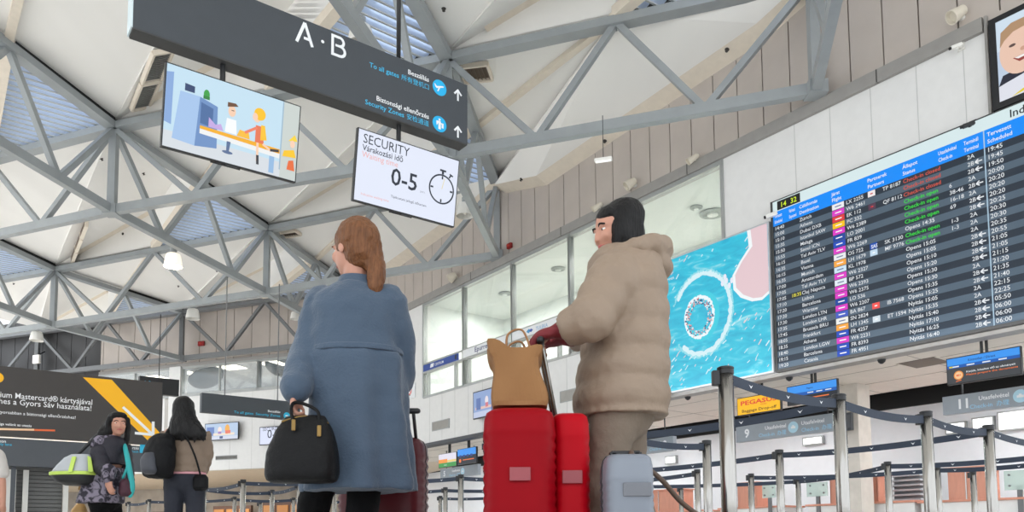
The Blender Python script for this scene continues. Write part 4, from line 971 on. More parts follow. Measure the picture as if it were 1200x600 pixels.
# small dark sign behind the advert board
p = AY(186, 453, 26)
t = thing('guidance_sign', 'small dark sign box peeking over the right end of the advert board', 'sign', p - Z * .3)
b = MB(); b.box(p, dB * .62, dA * .12, Z * .28); b.build('sign_body', m_dark, t, bevel=.006)
c = Canvas(p - dA * .121 - dB * .62 - Z * .28, dB, Z, -dA); c.text('A B', .12, .3, .16, cy_, 'L', .01); c.text('Security', .12, .1, .13, cy_, 'L', .01); c.build('lettering', t)
b = MB(); b.path([p + Z * .28, V((p.x, p.y, 8.0))], .015, 8); b.build('hanger_rod', m_dark, t)
# roller shutter with white frames below the band
t = thing('roller_shutter', 'grey ribbed roller shutter beneath the advert board, left edge', 'shutter', GS(-2.4, -1.2, 0))
sA, sB = -6.0, G(86, 575)[0] - .1
b = MB(); n = 22
for i in range(n):
    z = 2.3 * (i + .5) / n; b.box(GS((sA + sB) / 2, -1.2 - .02 * (i % 2), z), dB * ((sB - sA) / 2), dA * .02, Z * (2.3 / n * .42))
b.build('slats', mat('shutter_grey', (112, 112, 110), rough=.5, metal=.2), t)
b = MB(); b.box(GS((sA + sB) / 2, -1.26, 1.15), dB * ((sB - sA) / 2), dA * .02, Z * 1.15); b.build('curtain', mat('shutter_dark', (62, 62, 62)), t)
for px in (16, 34, 83):
    tt = G(px, 575)[0]; b = MB(); b.box(GS(tt, -.95, 1.1), dB * (.06 if px != 16 else .11), dA * .05, Z * 1.1); b.build('guide_post', m_lamp, t, bevel=.008)

# ================================================================== FAR WALL FITTINGS
def far_screen(label, x0, y0, x1, y1, paint):
    (ta, za), (tb, zb_) = FP_(x0, y0, -.2), FP_(x1, y1, -.2)
    t = thing('wall_screen', label, 'screen', FS((ta + tb) / 2, -.1, za))
    b = MB(); fbox(b, min(ta, tb), max(ta, tb), -.22, -.16, za, zb_); b.build('housing', m_dark, t, bevel=.006)
    b = MB(); fbox(b, (ta + tb) / 2 - .15, (ta + tb) / 2 + .15, -.16, 0, (za + zb_) / 2 - .15, (za + zb_) / 2 + .15); b.build('wall_bracket', m_dark, t)
    c = Canvas(FS(max(ta, tb) - .03, -.221, za + .03), -dP, Z, -dN); paint(c, abs(ta - tb) - .06, zb_ - za - .06); c.build('screen_picture', t)
def pf1(c, w, h):
    c.rect(0, 0, w, h, scr((186, 206, 232))); c.rect(0, 0, w, h * .2, scr((214, 220, 236))); c.rect(w * .05, h * .25, w * .28, h * .8, scr((116, 140, 196))); c.rect(w * .25, h * .25, w * .9, h * .4, scr((240, 226, 210))); c.disc(w * .45, h * .6, .1, .13, scr((250, 230, 220))); c.rect(w * .4, h * .35, w * .5, h * .5, scr((170, 140, 200))); c.disc(w * .68, h * .62, .12, .2, scr((244, 180, 90))); c.rect(w * .62, h * .35, w * .78, h * .55, scr((236, 130, 110))); c.rect(w * .45, h * .05, w * .55, h * .2, scr((90, 100, 140)))
def pf2(c, w, h): c.rect(0, 0, w, h, scr((222, 228, 250))); c.text('SECURITY', .12, h * .8, .2, dk); c.text('0-5', w * .35, h * .35, .5, dk)
far_screen('cartoon screen on the far white wall, right of the long-haired woman', 240, 517, 280, 494, pf1)
far_screen('pale screen on the far white wall, partly behind the handbag', 304, 522, 330, 499, pf2)
(ta, za), (tb, zb_) = FP_(253, 539.5), FP_(278, 533)
t = thing('vent_grille', 'grey vent grille low on the far white wall under the cartoon screen', 'vent grille', FS((ta + tb) / 2, 0, za), 'wall vent grilles')
b = MB(); fbox(b, tb, ta, -.02, .0, za, zb_); b.build('frame', m_alu, t); b = MB()
for i in range(20): x = tb + (ta - tb) * (i + .5) / 20; fbox(b, x - .016, x + .016, -.04, -.02, za + .03, zb_ - .03)
b.build('slats', mat('grille_dark', (120, 118, 114)), t)
# curved dark hanging shells and ceiling lights seen through the far windows
def shell(label, px, py, R):
    q = AP(px, py, F0 + dN * 1.2, dN)
    t = thing('hanging_shell', label, 'hanging sculpture', q, 'hanging shells behind the far windows')
    b = MB(); pr = [(R * math.sin(math.pi / 2 * i / 12), -R * .62 * math.cos(math.pi / 2 * i / 12)) for i in range(1, 13)]
    pr = pr + [(r_ * .95, h_ * .95 + .01) for r_, h_ in pr[::-1]]
    ax = (Z * .9 + dP * (.45 if 'left' in label else -.3)).normalized()
    b.lathe(q + Z * .1, pr, 36, ax=ax); b.build('curved_shell', mat('shell_grey', (62, 64, 66), rough=.6, var=.25, vs=4), t, smooth=True)
    for k in (-.7, .7): b = MB(); b.path([q + dP * (R * k) - Z * .05, V((q.x, q.y, 7.95)) + dP * (R * k)], .012, 6); b.build('hanger_wire', m_dark, t)
shell('left curved dark grey shell hanging behind the far window', 241, 443, .78)
shell('right curved dark grey shell hanging behind the far window by the coat sleeve', 331, 432, .75)
m_pan = mat('ceiling_light_panel', (255, 246, 226), var=0, emit=3.0)
for lab, px, py in (('glowing ceiling panel behind the far window above the left shell', 270, 430), ('glowing ceiling panel behind the far window above the right shell', 319, 426), ('glowing ceiling panel behind the far window over the advert board corner', 183, 443), ('small glowing ceiling panel beside the far window column', 226, 438)):
    q = AZ(px, py, 7.93); t = thing('ceiling_light', lab, 'ceiling light', q, 'glowing panels in the far hall')
    k = .5 if 'small' not in lab else .25
    b = MB(); b.box(q, dP * k, dN * .5, Z * .012); b.build('diffuser', m_pan, t); b = MB(); b.box(q + Z * .012, dP * (k + .05), dN * .55, Z * .01); b.build('frame', m_alu, t)
# round diffusers in the office ceiling
def office_disc(label, px, py, r):
    q = AZ(px, py, 7.765); t = thing('ceiling_diffuser', label, 'ceiling diffuser', q, 'round air diffusers behind the office glass')
    b = MB(); b.lathe(q, [(r, 0), (r, -.02), (r * .8, -.03), (r * .75, -.015), (r * .55, -.04), (r * .5, -.02)], 24); b.build('ring', mat('diffuser_grey', (140, 146, 142)), t)
    b = MB(); b.lathe(q, [(r * .42, 0), (r * .42, -.05), (r * .1, -.06)], 20); b.build('core', mat('diffuser_core', (206, 210, 206)), t)
office_disc('large round ceiling diffuser behind the wide right office window', 835, 250, .30)
office_disc('small round ceiling fitting left of the large diffuser', 816, 243, .14)
office_disc('round ceiling diffuser behind the third office window', 654, 315, .2)
office_disc('round ceiling diffuser behind the second office window', 592, 344, .2)

# ================================================================== SHOPS AT THE BACK (dim, warm)
m_wood2 = mat('dark_wood', (92, 62, 44), rough=.4, var=.2, vs=3)
m_warm = mat('warm_display', (170, 116, 64), var=0, emit=.3)
def shop(label, px, d, wid, h, kind):
    tt, _ = FP_(px, 580, d); o = FS(tt, d, 0)
    t = thing('shop_counter', label, 'shop counter', o, 'dim shop counters')
    b = MB(); fbox(b, tt - wid / 2, tt + wid / 2, d, d + .8, 0, h * .6); b.build('counter_body', m_wood2, t, bevel=.01)
    b = MB(); fbox(b, tt - wid / 2 - .05, tt + wid / 2 + .05, d - .05, d + .85, h * .6, h * .64); b.build('worktop', m_dark, t)
    b = MB(); fbox(b, tt - wid / 2, tt + wid / 2, d + .6, d + .75, h * .64, h); b.build('back_shelf', m_wood2, t)
    for k in range(3):
        x = tt - wid / 2 + wid * (k + .5) / 3; b = MB(); fbox(b, x - wid * .13, x + wid * .13, d + .55, d + .6, h * .72, h * .92); b.build('lit_display', m_warm, t)
shop('dim wooden shop counter with warm lit shelves under the black handbag', 322, 2.6, 2.2, 2.1, 0)
shop('dim wooden shop counter with warm lit shelves between the two women at left', 160, 3.4, 2.2, 1.8, 0)
shop('dim wooden shop counter with warm lit shelves right of the long-haired woman', 262, 3.4, 2.2, 2.0, 0)

# ================================================================== CHECK-IN COUNTERS
m_salmon = mat('salmon_wood', (216, 150, 126), rough=.45, var=.06, vs=4, stretch=(6, 6, 1))
m_desk = mat('desk_white', (232, 232, 230), rough=.45, var=.02)
m_mint = glass('mint_glass', (206, 226, 216), k=.55, refl=.12)
def counter(label, x0, x1, yt, yb, d, lid=False):
    (s0, zt_), (s1, zb_) = WP(x0, yt, d), WP(x1, yb, d); zb_ = WP((x0 + x1) / 2, yb, d)[1]; zt_ = WP((x0 + x1) / 2, yt, d)[1]
    sc = (s0 + s1) / 2
    t = thing('check_in_counter', label, 'check-in counter', WS(sc, d + .3, 0), 'check-in counters')
    b = MB(); b.wbox(s0 + .5, s1 - .7, d, d + .7, 0, zb_ - .04); b.build('desk', m_desk, t, bevel=.008)
    b = MB(); b.wbox(s0 + .55, s1 - .75, d - .05, d + .72, zb_ - .04, zb_); b.build('worktop', m_salmon, t, bevel=.006)
    b = MB(); b.wbox(s0, s1, d, d + .04, zb_, zt_); b.wbox(s0, s0 - .04, d, d + .5, zb_, zt_); b.wbox(s1, s1 + .04, d, d + .5, zb_, zt_); b.build('privacy_screen', m_salmon, t, bevel=.004)
    b = MB(); b.wbox(s0 + .06, s1 - .06, d - .06, d + .5, zt_, zt_ + .035); b.build('top_shelf', m_salmon, t, bevel=.004)
    b = MB(); b.wbox(s0 - .3, s0 - .32, d - .01, d + .0, zb_, zt_); b.build('steel_strip', m_chrome, t)
counter('salmon wood check-in counter between the second and third queue posts', 972, 1029, 559, 589, 2.6)
counter('salmon wood check-in counter behind the fourth queue post, under sign eleven', 1110, 1158, 549, 585, 2.6)
counter('salmon wood check-in counter just right of the nearest queue post', 864, 887, 567, 594, 2.7)
counter('salmon wood check-in counter beside the grey suitcase', 761, 797, 575, 599, 2.6)
def mint(label, x0, x1, yt, yb, d):
    (s0, zt_), (s1, zb_) = WP(x0, yt, d), WP(x1, yb, d)
    t = thing('glass_panel', label, 'glass panel', WS((s0 + s1) / 2, d, 0), 'mint glass panels on the counters')
    b = MB(); b.wbox(s0, s1, d, d + .012, zb_, zt_); b.build('pane', m_mint, t)
    for i in (0, 1):
        for j in (0, 1):
            s = s0 + (s1 - s0) * (.18 + .64 * i); z = zb_ + (zt_ - zb_) * (.22 + .56 * j); b = MB(); b.lathe(WS(s, d, z), [(.018, 0), (.018, .02)], 10, ax=-dB); b.build('stud', m_steel_dk, t)
    b = MB(); sm = (s0 + s1) / 2; b.wbox(sm - .04, sm + .04, d + .014, d + .05, 0, zb_ + .08); b.build('stand', m_steel_dk, t)
mint('mint glass panel left of the salmon counter, right of the nearest queue posts', 945, 970, 566, 581, 2.55)
mint('small mint glass panel between two thin queue posts', 893, 909, 569, 583, 2.55)
mint('mint glass panel at the right edge below sign eleven', 1176, 1212, 552, 573, 2.55)
# grey rack between counters
(s0, zt_), (s1, zb_) = WP(1044, 556, 3.4), WP(1080, 594, 3.4)
t = thing('document_rack', 'grey slatted rack between the two salmon counters', 'rack', WS((s0 + s1) / 2, 3.5, 0))
b = MB(); b.wbox(s0, s1, 3.5, 3.9, 0, zt_); b.build('cabinet', mat('rack_grey', (142, 146, 150), rough=.45), t)
for i in range(7):
    z = zb_ + (zt_ - zb_) * (i + .4) / 7; b = MB(); b.wbox(s0, s1, 3.38, 3.5, z, z + .035); b.build('shelf', mat('rack_light', (186, 190, 194)), t)
b = MB(); b.wbox(s0 + .05, s1 - .05, 3.36, 3.5, .55, zb_ - .1); b.build('drawer_front', mat('drawer_cream', (190, 184, 166)), t)
# small black desk monitor and wire stand
(s0, zt_), (s1, zb_) = WP(1028, 556, 3.0), WP(1038, 573, 3.0)
t = thing('desk_monitor', 'small black desk monitor beside the grey slatted rack', 'monitor', WS((s0 + s1) / 2, 3.1, 0))
b = MB(); b.wbox(s0, s1, 3.0, 3.05, zb_, zt_); b.build('display', m_dark, t, bevel=.006); b = MB(); b.wbox((s0 + s1) / 2 - .03, (s0 + s1) / 2 + .03, 3.05, 3.09, 0.95, zb_ + .1); b.build('stand', m_dark, t); b = MB(); b.wbox(s0, s1, 2.95, 3.3, .0, .95); b.build('pedestal', mat('pedestal_grey', (120, 122, 124)), t)
# posters and monitor backs on the back wall, brightness put in as glow
for lab, x0, x1, yt, yb in (('white light panel behind sign nine, left of the beige column', 940, 964, 513, 520), ('white light panel low beside the beige column', 984, 1016, 507, 519), ('white light panel under the left end of sign eleven', 1107, 1132, 496, 507), ('white light panel in the middle below sign eleven', 1138, 1165, 490, 503), ('white light panel at the right edge below sign eleven', 1168, 1215, 483, 501), ('small white light panel below sign eight', 779, 792, 535, 543)):
    (s0, zt_), (s1, zb_) = WP(x0, yt, 4.5), WP(x1, yb, 4.5)
    t = thing('light_panel', lab, 'light panel', WS((s0 + s1) / 2, 4.5, zb_), 'white panels on the check-in back wall')
    b = MB(); b.wbox(s0, s1, 4.5, 4.6, zb_, zt_); b.build('frame', m_alu, t); b = MB(); b.wbox(s0 - .03, s1 + .03, 4.495, 4.5, zb_ + .03, zt_ - .03); b.build('lit_face', mat('panel_face', (252, 252, 252), var=0, emit=.9), t)
# beige column
s0, s1 = WP(981, 500, 2.0)[0], WP(1006, 500, 2.0)[0]
b = MB(); b.wbox(s0, s1, 2.0, 2.45, 0, 3.3); struct(b.build('wall_column', mat('column_beige', (214, 206, 196), rough=.5)))
(s0, zt_), (s1, zb_) = WP(993, 484, 1.98), WP(1000, 504, 1.98)
t = thing('wall_box', 'narrow dark box mounted on the beige column', 'box', WS((s0 + s1) / 2, 1.98, zb_)); b = MB(); b.wbox(s0, s1, 1.92, 2.0, zb_, zt_); b.build('box_body', mat('box_grey', (90, 92, 96)), t, bevel=.006); b = MB(); b.wbox(s0 - .02, s1 + .02, 1.915, 1.92, zb_ + .05, zt_ - .05); b.build('box_cover', mat('box_cover', (112, 114, 118)), t)
# soffit access hatches (open tiles)
for lab, px, py in (('dark open ceiling tile under the departures display', 1084, 425), ('small dark open ceiling tile left of the desk screens', 1118, 436)):
    q = AZ(px, py, 3.298); k = .32 if 'small' not in lab else .12
    t = thing('ceiling_hatch', lab, 'ceiling hatch', q); b = MB(); b.box(q, dA * k, dB * k, Z * .004); b.build('opening', m_vent, t); b = MB()
    for j in (-1, 1): b.box(q + dA * (k * j), dA * .02, dB * k, Z * .008)
    b.build('frame', m_soffit, t)

# ================================================================== QUEUE POSTS
m_belt = mat('belt_navy', (40, 50, 66), rough=.7, var=.04, bump=.1, bs=200); m_chev = mat('belt_mark', (226, 228, 230), var=0)
PH = 1.0
def post_parts(root):
    b = MB(); b.lathe(V((0, 0, 0)), [(.17, 0), (.17, .012), (.15, .022), (.05, .035), (.035, .04)], 32); b.build('base', m_chrome, root, smooth=True)
    b = MB(); b.lathe(V((0, 0, 0)), [(.0285, .03), (.0285, .985)], 24); b.build('tube', m_chrome, root, smooth=True)
    b = MB(); b.lathe(V((0, 0, 0)), [(.0287, .972), (.0302, .973), (.0302, .986), (.0287, .987), (.0287, .99), (.031, .991), (.031, .997), (.026, 1.0)], 24); b.build('cap', m_dark, root, smooth=False)
    b = MB(); b.bx(-.05, -.024, -.016, .016, .93, .985); b.build('belt_cassette', m_dark, root, bevel=.003)
proto = None
POSTS = {}
def post(key, label, px, py, k=1.0):
    global proto
    p = AZ(px, py, PH); p.z = 0
    if proto is None:
        proto = thing('queue_post', label, 'queue post', (0, 0, 0), 'queue barrier posts'); post_parts(proto); r = proto
    else:
        r = proto.copy(); COL.objects.link(r); r['label'] = label
        for ch in [c_ for c_ in proto.children if not c_.name.startswith('belt.') and c_.name != 'belt']:
            c2_ = ch.copy(); COL.objects.link(c2_); c2_.parent = r
    r.location = p; POSTS[key] = r; return r
post('S1', 'nearest and tallest steel queue post, standing before the turquoise advert', 850, 430)
post('S2', 'steel queue post second nearest, right of the yellow screen', 983, 462)
post('S3', 'steel queue post standing before sign eleven, third along the front belt', 1085, 482)
post('S4', 'steel queue post nearest the right edge, fourth along the front belt', 1158, 498)
post('T1', 'steel queue post behind the beige trousers, half hidden', 727, 504)
post('U1', 'steel queue post just left of the nearest one', 828, 516)
post('V1', 'steel queue post midway between the two tallest, under sign nine', 913, 527)
post('W1', 'thin steel queue post leaning close on the left of the nearest pair', 817, 550)
post('X1', 'thin steel queue post just right of the nearest post, before a salmon counter', 880, 555)
post('X2', 'thin steel queue post before the mint glass panel', 935, 560)
post('W2', 'steel queue post right of the salmon counter, before the grey rack', 1040, 541)
post('X3', 'thin steel queue post hidden close behind the third front post', 1098, 546)
post('X4', 'thin steel queue post before the salmon counter under sign eleven', 1140, 552)
post('X5', 'very thin steel queue post left of the salmon counter by the grey suitcase', 798, 570)
post('L1', 'steel queue post right of the dark red suitcase, tallest there', 540, 556)
post('L2', 'thinner steel queue post between the dark red suitcase and its taller neighbour', 522, 571)
post('L3', 'thinnest steel queue post beside the dark red suitcase edge', 516, 581)
post('M1', 'steel queue post left of the black handbag, tallest in the left queue', 285, 562)
post('M2', 'thin steel queue post by the long-haired woman right leg', 239, 570)
post('M3', 'thin steel queue post below the black handbag, left one', 319, 574)
post('M4', 'thin steel queue post between the blue coat legs', 392, 576)
post('M5', 'steel queue post beside the left black leg under the handbag', 351, 565)
post('M6', 'very thin steel queue post left of the tallest in the left queue', 275, 582)
post('M7', 'very thin steel queue post between the two women at left', 175, 585)
post('M8', 'very thin steel queue post close behind the patterned jacket', 151, 588)
post('M9', 'very thin steel queue post right under the black handbag', 344, 583)
post('N1', 'very thin steel queue post beside the right black leg', 406, 585)
post('N2', 'very thin steel queue post left under the black handbag', 305, 588)
post('R1', 'steel queue post just beyond the right edge, end of the front belt', 1236, 515)
post('R2', 'steel queue post outside the right edge, end of the second belt', 1262, 524)
def belt(a, q, z=.957, sag=.02, h=.020):
    ra = POSTS[a]; p0 = ra.location.copy(); p1 = POSTS[q].location.copy() if isinstance(q, str) else V(q)
    d = (p1 - p0); L = d.length; dn = d.normalized(); n = V((-dn.y, dn.x, 0)); b = MB(); k = 14
    top = []; 
    A = p0 + dn * .03; B = p1 - dn * .03
    rings = []
    for i in range(k + 1):
        t_ = i / k; c_ = A.lerp(B, t_) + Z * (z - sag * 4 * t_ * (1 - t_))
        rings.append([c_ + Z * h + n * .0012, c_ + Z * h - n * .0012, c_ - Z * h - n * .0012, c_ - Z * h + n * .0012])
    b.loft(rings, m_belt)
    m_ = max(1, int(L / .28))
    for i in range(m_):
        t_ = (i + .5) / m_; c_ = A.lerp(B, t_) + Z * (z - sag * 4 * t_ * (1 - t_))
        for sgn in (1, -1):
            o = c_ + n * (.002 * sgn)
            b.add([o - dn * .014 + Z * .007, o, o + dn * .014 + Z * .007, o - Z * .008], [(0, 1, 3), (1, 2, 3)], m_chev)
    b.build('belt', None, ra)
for a, q in (('S1', 'S2'), ('S2', 'S3'), ('S3', 'S4'), ('S4', 'R1'), ('S2', 'T1'), ('S4', 'V1'), ('W2', 'R2'), ('W2', 'X2'), ('U1', 'T1')): belt(a, q)
def off(x, y): p = AZ(x, y, PH); p.z = 0; return p
belt('V1', off(700, 549)); belt('U1', off(640, 541)) if False else None
belt('W1', off(690, 562)); belt('X2', off(700, 566)); belt('X3', off(1262, 532)); belt('X1', 'X3'); belt('L1', off(640, 553)); belt('L1', off(420, 558)); belt('L2', off(640, 568)); belt('L2', off(430, 571)); belt('L3', off(600, 578))
belt('M1', off(420, 558)); belt('M1', 'M2'); belt('M3', 'M5'); belt('M3', 'M2'); belt('M5', 'M4'); belt('M6', 'M7'); belt('M6', 'M9'); belt('M7', 'M8'); belt('M9', 'N1'); belt('T1', off(560, 516))
# ================================================================== PEOPLE
m_skin = mat('skin', (188, 136, 114), rough=.5, var=.04, vs=20); m_lip = mat('lips', (176, 92, 88), rough=.4); m_eye = mat('eye_white', (232, 230, 226), rough=.2, var=0); m_iris = mat('iris', (48, 36, 30), rough=.2, var=0)
m_hair_b = mat('hair_black', (12, 10, 10), rough=.5, var=.3, vs=14, stretch=(9, 9, .8), bump=.5, bs=12, spec=.25)
m_hair_l = mat('hair_auburn', (112, 72, 44), rough=.45, var=.3, vs=14, stretch=(9, 9, .8), bump=.5, bs=12, spec=.25)
m_trs = mat('leggings_black', (8, 8, 9), rough=.8, bump=.15, bs=60, spec=.15)
m_shoe = mat('shoe_dark', (34, 32, 32), rough=.5); m_sole = mat('shoe_sole', (200, 198, 194))
def perp(f): 
    f = V(f).normalized(); u = Z - f * f.z; u.normalize(); return f, f.cross(u).normalized(), u      # forward, right, up
def head(mb, c, f, up_=None, s=1.0):
    f = V(f).normalized(); r = f.cross(Z).normalized(); u = r.cross(f)
    e = lambda o, a, b_, h, n=14: mb.ell(c + (f * o[0] + r * o[1] + u * o[2]) * s, f * a * s, r * b_ * s, u * h * s, n)
    e((-.012, 0, .028), .098, .078, .088, 18); e((.022, 0, -.03), .072, .064, .085, 16); e((.05, 0, -.085), .034, .034, .028, 10)   # skull, face, chin
    e((.088, 0, -.02), .022, .013, .030, 10); e((.10, 0, -.034), .016, .016, .012, 10)                              # nose
    e((.072, .033, -.026), .022, .026, .026, 10); e((.072, -.033, -.026), .022, .026, .026, 10)                      # cheeks
    e((.078, .028, .018), .016, .026, .010, 8); e((.078, -.028, .018), .016, .026, .010, 8)                          # brows
    e((.080, 0, -.062), .015, .024, .010, 8)                                                                       # mouth mound
    for k in (1, -1): e((-.008, .079 * k, -.012), .020, .008, .032, 8)                                              # ears
    return f, r, u
def face_parts(root, c, f, s=1.0, brow=m_hair_b):
    f = V(f).normalized(); r = f.cross(Z).normalized(); u = r.cross(f)
    for k in (1, -1):
        p = c + (f * .0775 + r * .031 * k + u * .002) * s
        b = MB(); b.ell(p, f * .0085 * s, r * .013 * s, u * .0065 * s, 10, m_eye); b.ell(p + f * .0045 * s, f * .005 * s, r * .0065 * s, u * .0062 * s, 8, m_iris); b.build('eye', None, root, smooth=True)
        b = MB(); b.limb([c + (f * .086 + r * .014 * k + u * .020) * s, c + (f * .091 + r * .032 * k + u * .026) * s, c + (f * .080 + r * .052 * k + u * .018) * s], [.004 * s] * 3, 6); b.build('eyebrow', brow, root, smooth=True)
    b = MB(); b.limb([c + (f * .086 + r * .024 + -u * .062) * s, c + (f * .096 - u * .060) * s, c + (f * .086 - r * .024 - u * .062) * s], [.003 * s, .007 * s, .003 * s], 8); b.build('lips', m_lip, root, smooth=True)
def hand(mb, w, d, n, curl=.6, s=1.0, side=1, fat=1.0):
    """w wrist, d finger direction, n palm-facing direction; thumb on side * (d x n)"""
    d = V(d).normalized(); n = V(n); n = (n - d * n.dot(d)).normalized(); t = d.cross(n) * side
    mb.ell(w + d * .045 * s, d * .052 * s, t * .040 * s, n * .017 * s * fat, 12)
    mb.limb([w - d * .03 * s, w + d * .02 * s], [.026 * s, .026 * s], 12)
    for i, l in enumerate((.072, .080, .074, .058)):
        p = w + d * .083 * s + t * (.029 - .0195 * i) * s
        if i == 3: p -= d * .008 * s
        q = p; dd = d; pts = [p - d * .015 * s, p]; 
        for j, fr in enumerate((.42, .32, .26)):
            a = curl * (.75 if j == 0 else 1.0); dd = (dd * math.cos(a) + n.lerp(n, 0) * math.sin(a)).normalized() if j == 0 else (dd * math.cos(a) + (n - d * math.tan(min(.9, curl * j * .6))).normalized() * math.sin(a)).normalized()
            q = q + dd * l * fr * s; pts.append(q)
        mb.limb(pts, [.0098 * s * fat, .0095 * s * fat, .009 * s * fat, .0084 * s * fat, .0076 * s * fat], 8)
    b0_ = w + d * .022 * s + t * .030 * s
    p1_ = b0_ + (t * .6 + d * .7 + n * .35).normalized() * .036 * s; p2_ = p1_ + (d * .8 + n * .6 + t * .05).normalized() * .032 * s
    mb.limb([b0_ - t * .012 * s, b0_, p1_, p2_], [.014 * s, .013 * s, .0105 * s, .0085 * s], 8)
def make_body(root, J, vox=.0075, head_s=1.0):
    b = MB(); head(b, J['head'], J['f'], s=head_s)
    hd = J['head']; f = V(J['f']).normalized()
    b.limb([hd - Z * .06 - f * .015, J['neck'], J['neck'] - Z * .07], [.052, .052, .07], 14)
    mid = (J['shL'] + J['shR']) / 2; hip = (J['hipL'] + J['hipR']) / 2
    rt = (J['shR'] - J['shL']).normalized(); fw = Z.cross(rt) 
    ch = mid - Z * .10
    b.ell(ch, rt * .165, fw * .10, Z * .17, 14); b.ell(ch.lerp(hip, .55), rt * .135, fw * .095, Z * .19, 14); b.ell(hip, rt * .165, fw * .115, Z * .14, 14)
    b.limb([J['shL'], mid - Z * .03, J['shR']], [.055, .075, .055], 12)
    for k in 'LR':
        b.limb([J['sh' + k], J['el' + k], J['wr' + k]], [.052, .040, .027], 12)
        hd_ = J.get('hd' + k)
        if hd_: hand(b, J['wr' + k], *hd_)
        b.limb([J['hip' + k], J['kn' + k], J['an' + k]], [.082, .055, .038], 14)
        ft = V(J['ft' + k]).normalized(); b.limb([J['an' + k] - ft * .03 - Z * .02, J['an' + k] - Z * .045 + ft * .15], [.036, .028], 10)
    return b.build('body', m_skin, root, remesh=vox, sm=4)
def legs(root, J, m, r=(.098, .070, .055), name='trousers', hip_s=1.0, lo=1.0):
    b = MB(); hip = (J['hipL'] + J['hipR']) / 2; rt = (J['hipR'] - J['hipL']).normalized(); fw = Z.cross(rt)
    b.ell(hip, rt * .185 * hip_s, fw * .135 * hip_s, Z * .15, 14)
    for k in 'LR': b.limb([J['hip' + k], J['kn' + k], J['kn' + k].lerp(J['an' + k], lo)], list(r), 16)
    return b.build(name, m, root, remesh=.011, sm=5, disp=(.012, .06))
def shoes(root, J, m=m_shoe):
    for k in 'LR':
        ft = V(J['ft' + k]).normalized(); a = J['an' + k]; b = MB()
        b.limb([a - ft * .045 - Z * (a.z - .055), a + ft * .06 - Z * (a.z - .05), a + ft * .17 - Z * (a.z - .042)], [.042, .042, .034], 12); b.limb([a + Z * .03, a - Z * .04], [.05, .05], 12)
        o = b.build('shoe', m, root, remesh=.008, sm=3)
        b = MB(); sd = ft.cross(Z); c = a + ft * .062; c.z = .01; b.box(c, ft * .14, sd * .038, Z * .01); b.build('sole', m_sole, o, bevel=.006)
def rings_of(L, yaw_f, n=56, fold=0, fk=9, ph=0, pw=2.3):
    """L: list of (centre, half width, half depth, fold scale)"""
    f = V(yaw_f).normalized(); r = f.cross(Z).normalized(); out = []
    for c, a, d, fs in L:
        ring = []
        for k in range(n):
            t = 2 * math.pi * k / n; ct, st = math.cos(t), math.sin(t)
            q = (abs(ct) ** pw + abs(st) ** pw) ** (-1 / pw); w_ = 1 + fold * fs * (math.sin(fk * t + ph) + .5 * math.sin((fk * 2 - 5) * t + 1.3))
            ring.append(c + r * (a * ct * q * w_) + f * (d * st * q * w_))
        out.append(ring)
    return out
def densify(L, n):
    out = []
    for i in range(len(L) - 1):
        for j in range(n):
            t = j / n; tt = t; a, b_ = L[i], L[i + 1]; out.append((a[0].lerp(b_[0], tt), a[1] * (1 - tt) + b_[1] * tt, a[2] * (1 - tt) + b_[2] * tt, a[3] * (1 - tt) + b_[3] * tt))
    out.append(L[-1]); return out
def quilt(L, step, amp):
    z0 = L[0][0].z
    return [(c, a * (1 + amp * (abs(math.sin(math.pi * (z0 - c.z) / step)) - .5)), d * (1 + amp * (abs(math.sin(math.pi * (z0 - c.z) / step)) - .5)), fs) for c, a, d, fs in L]

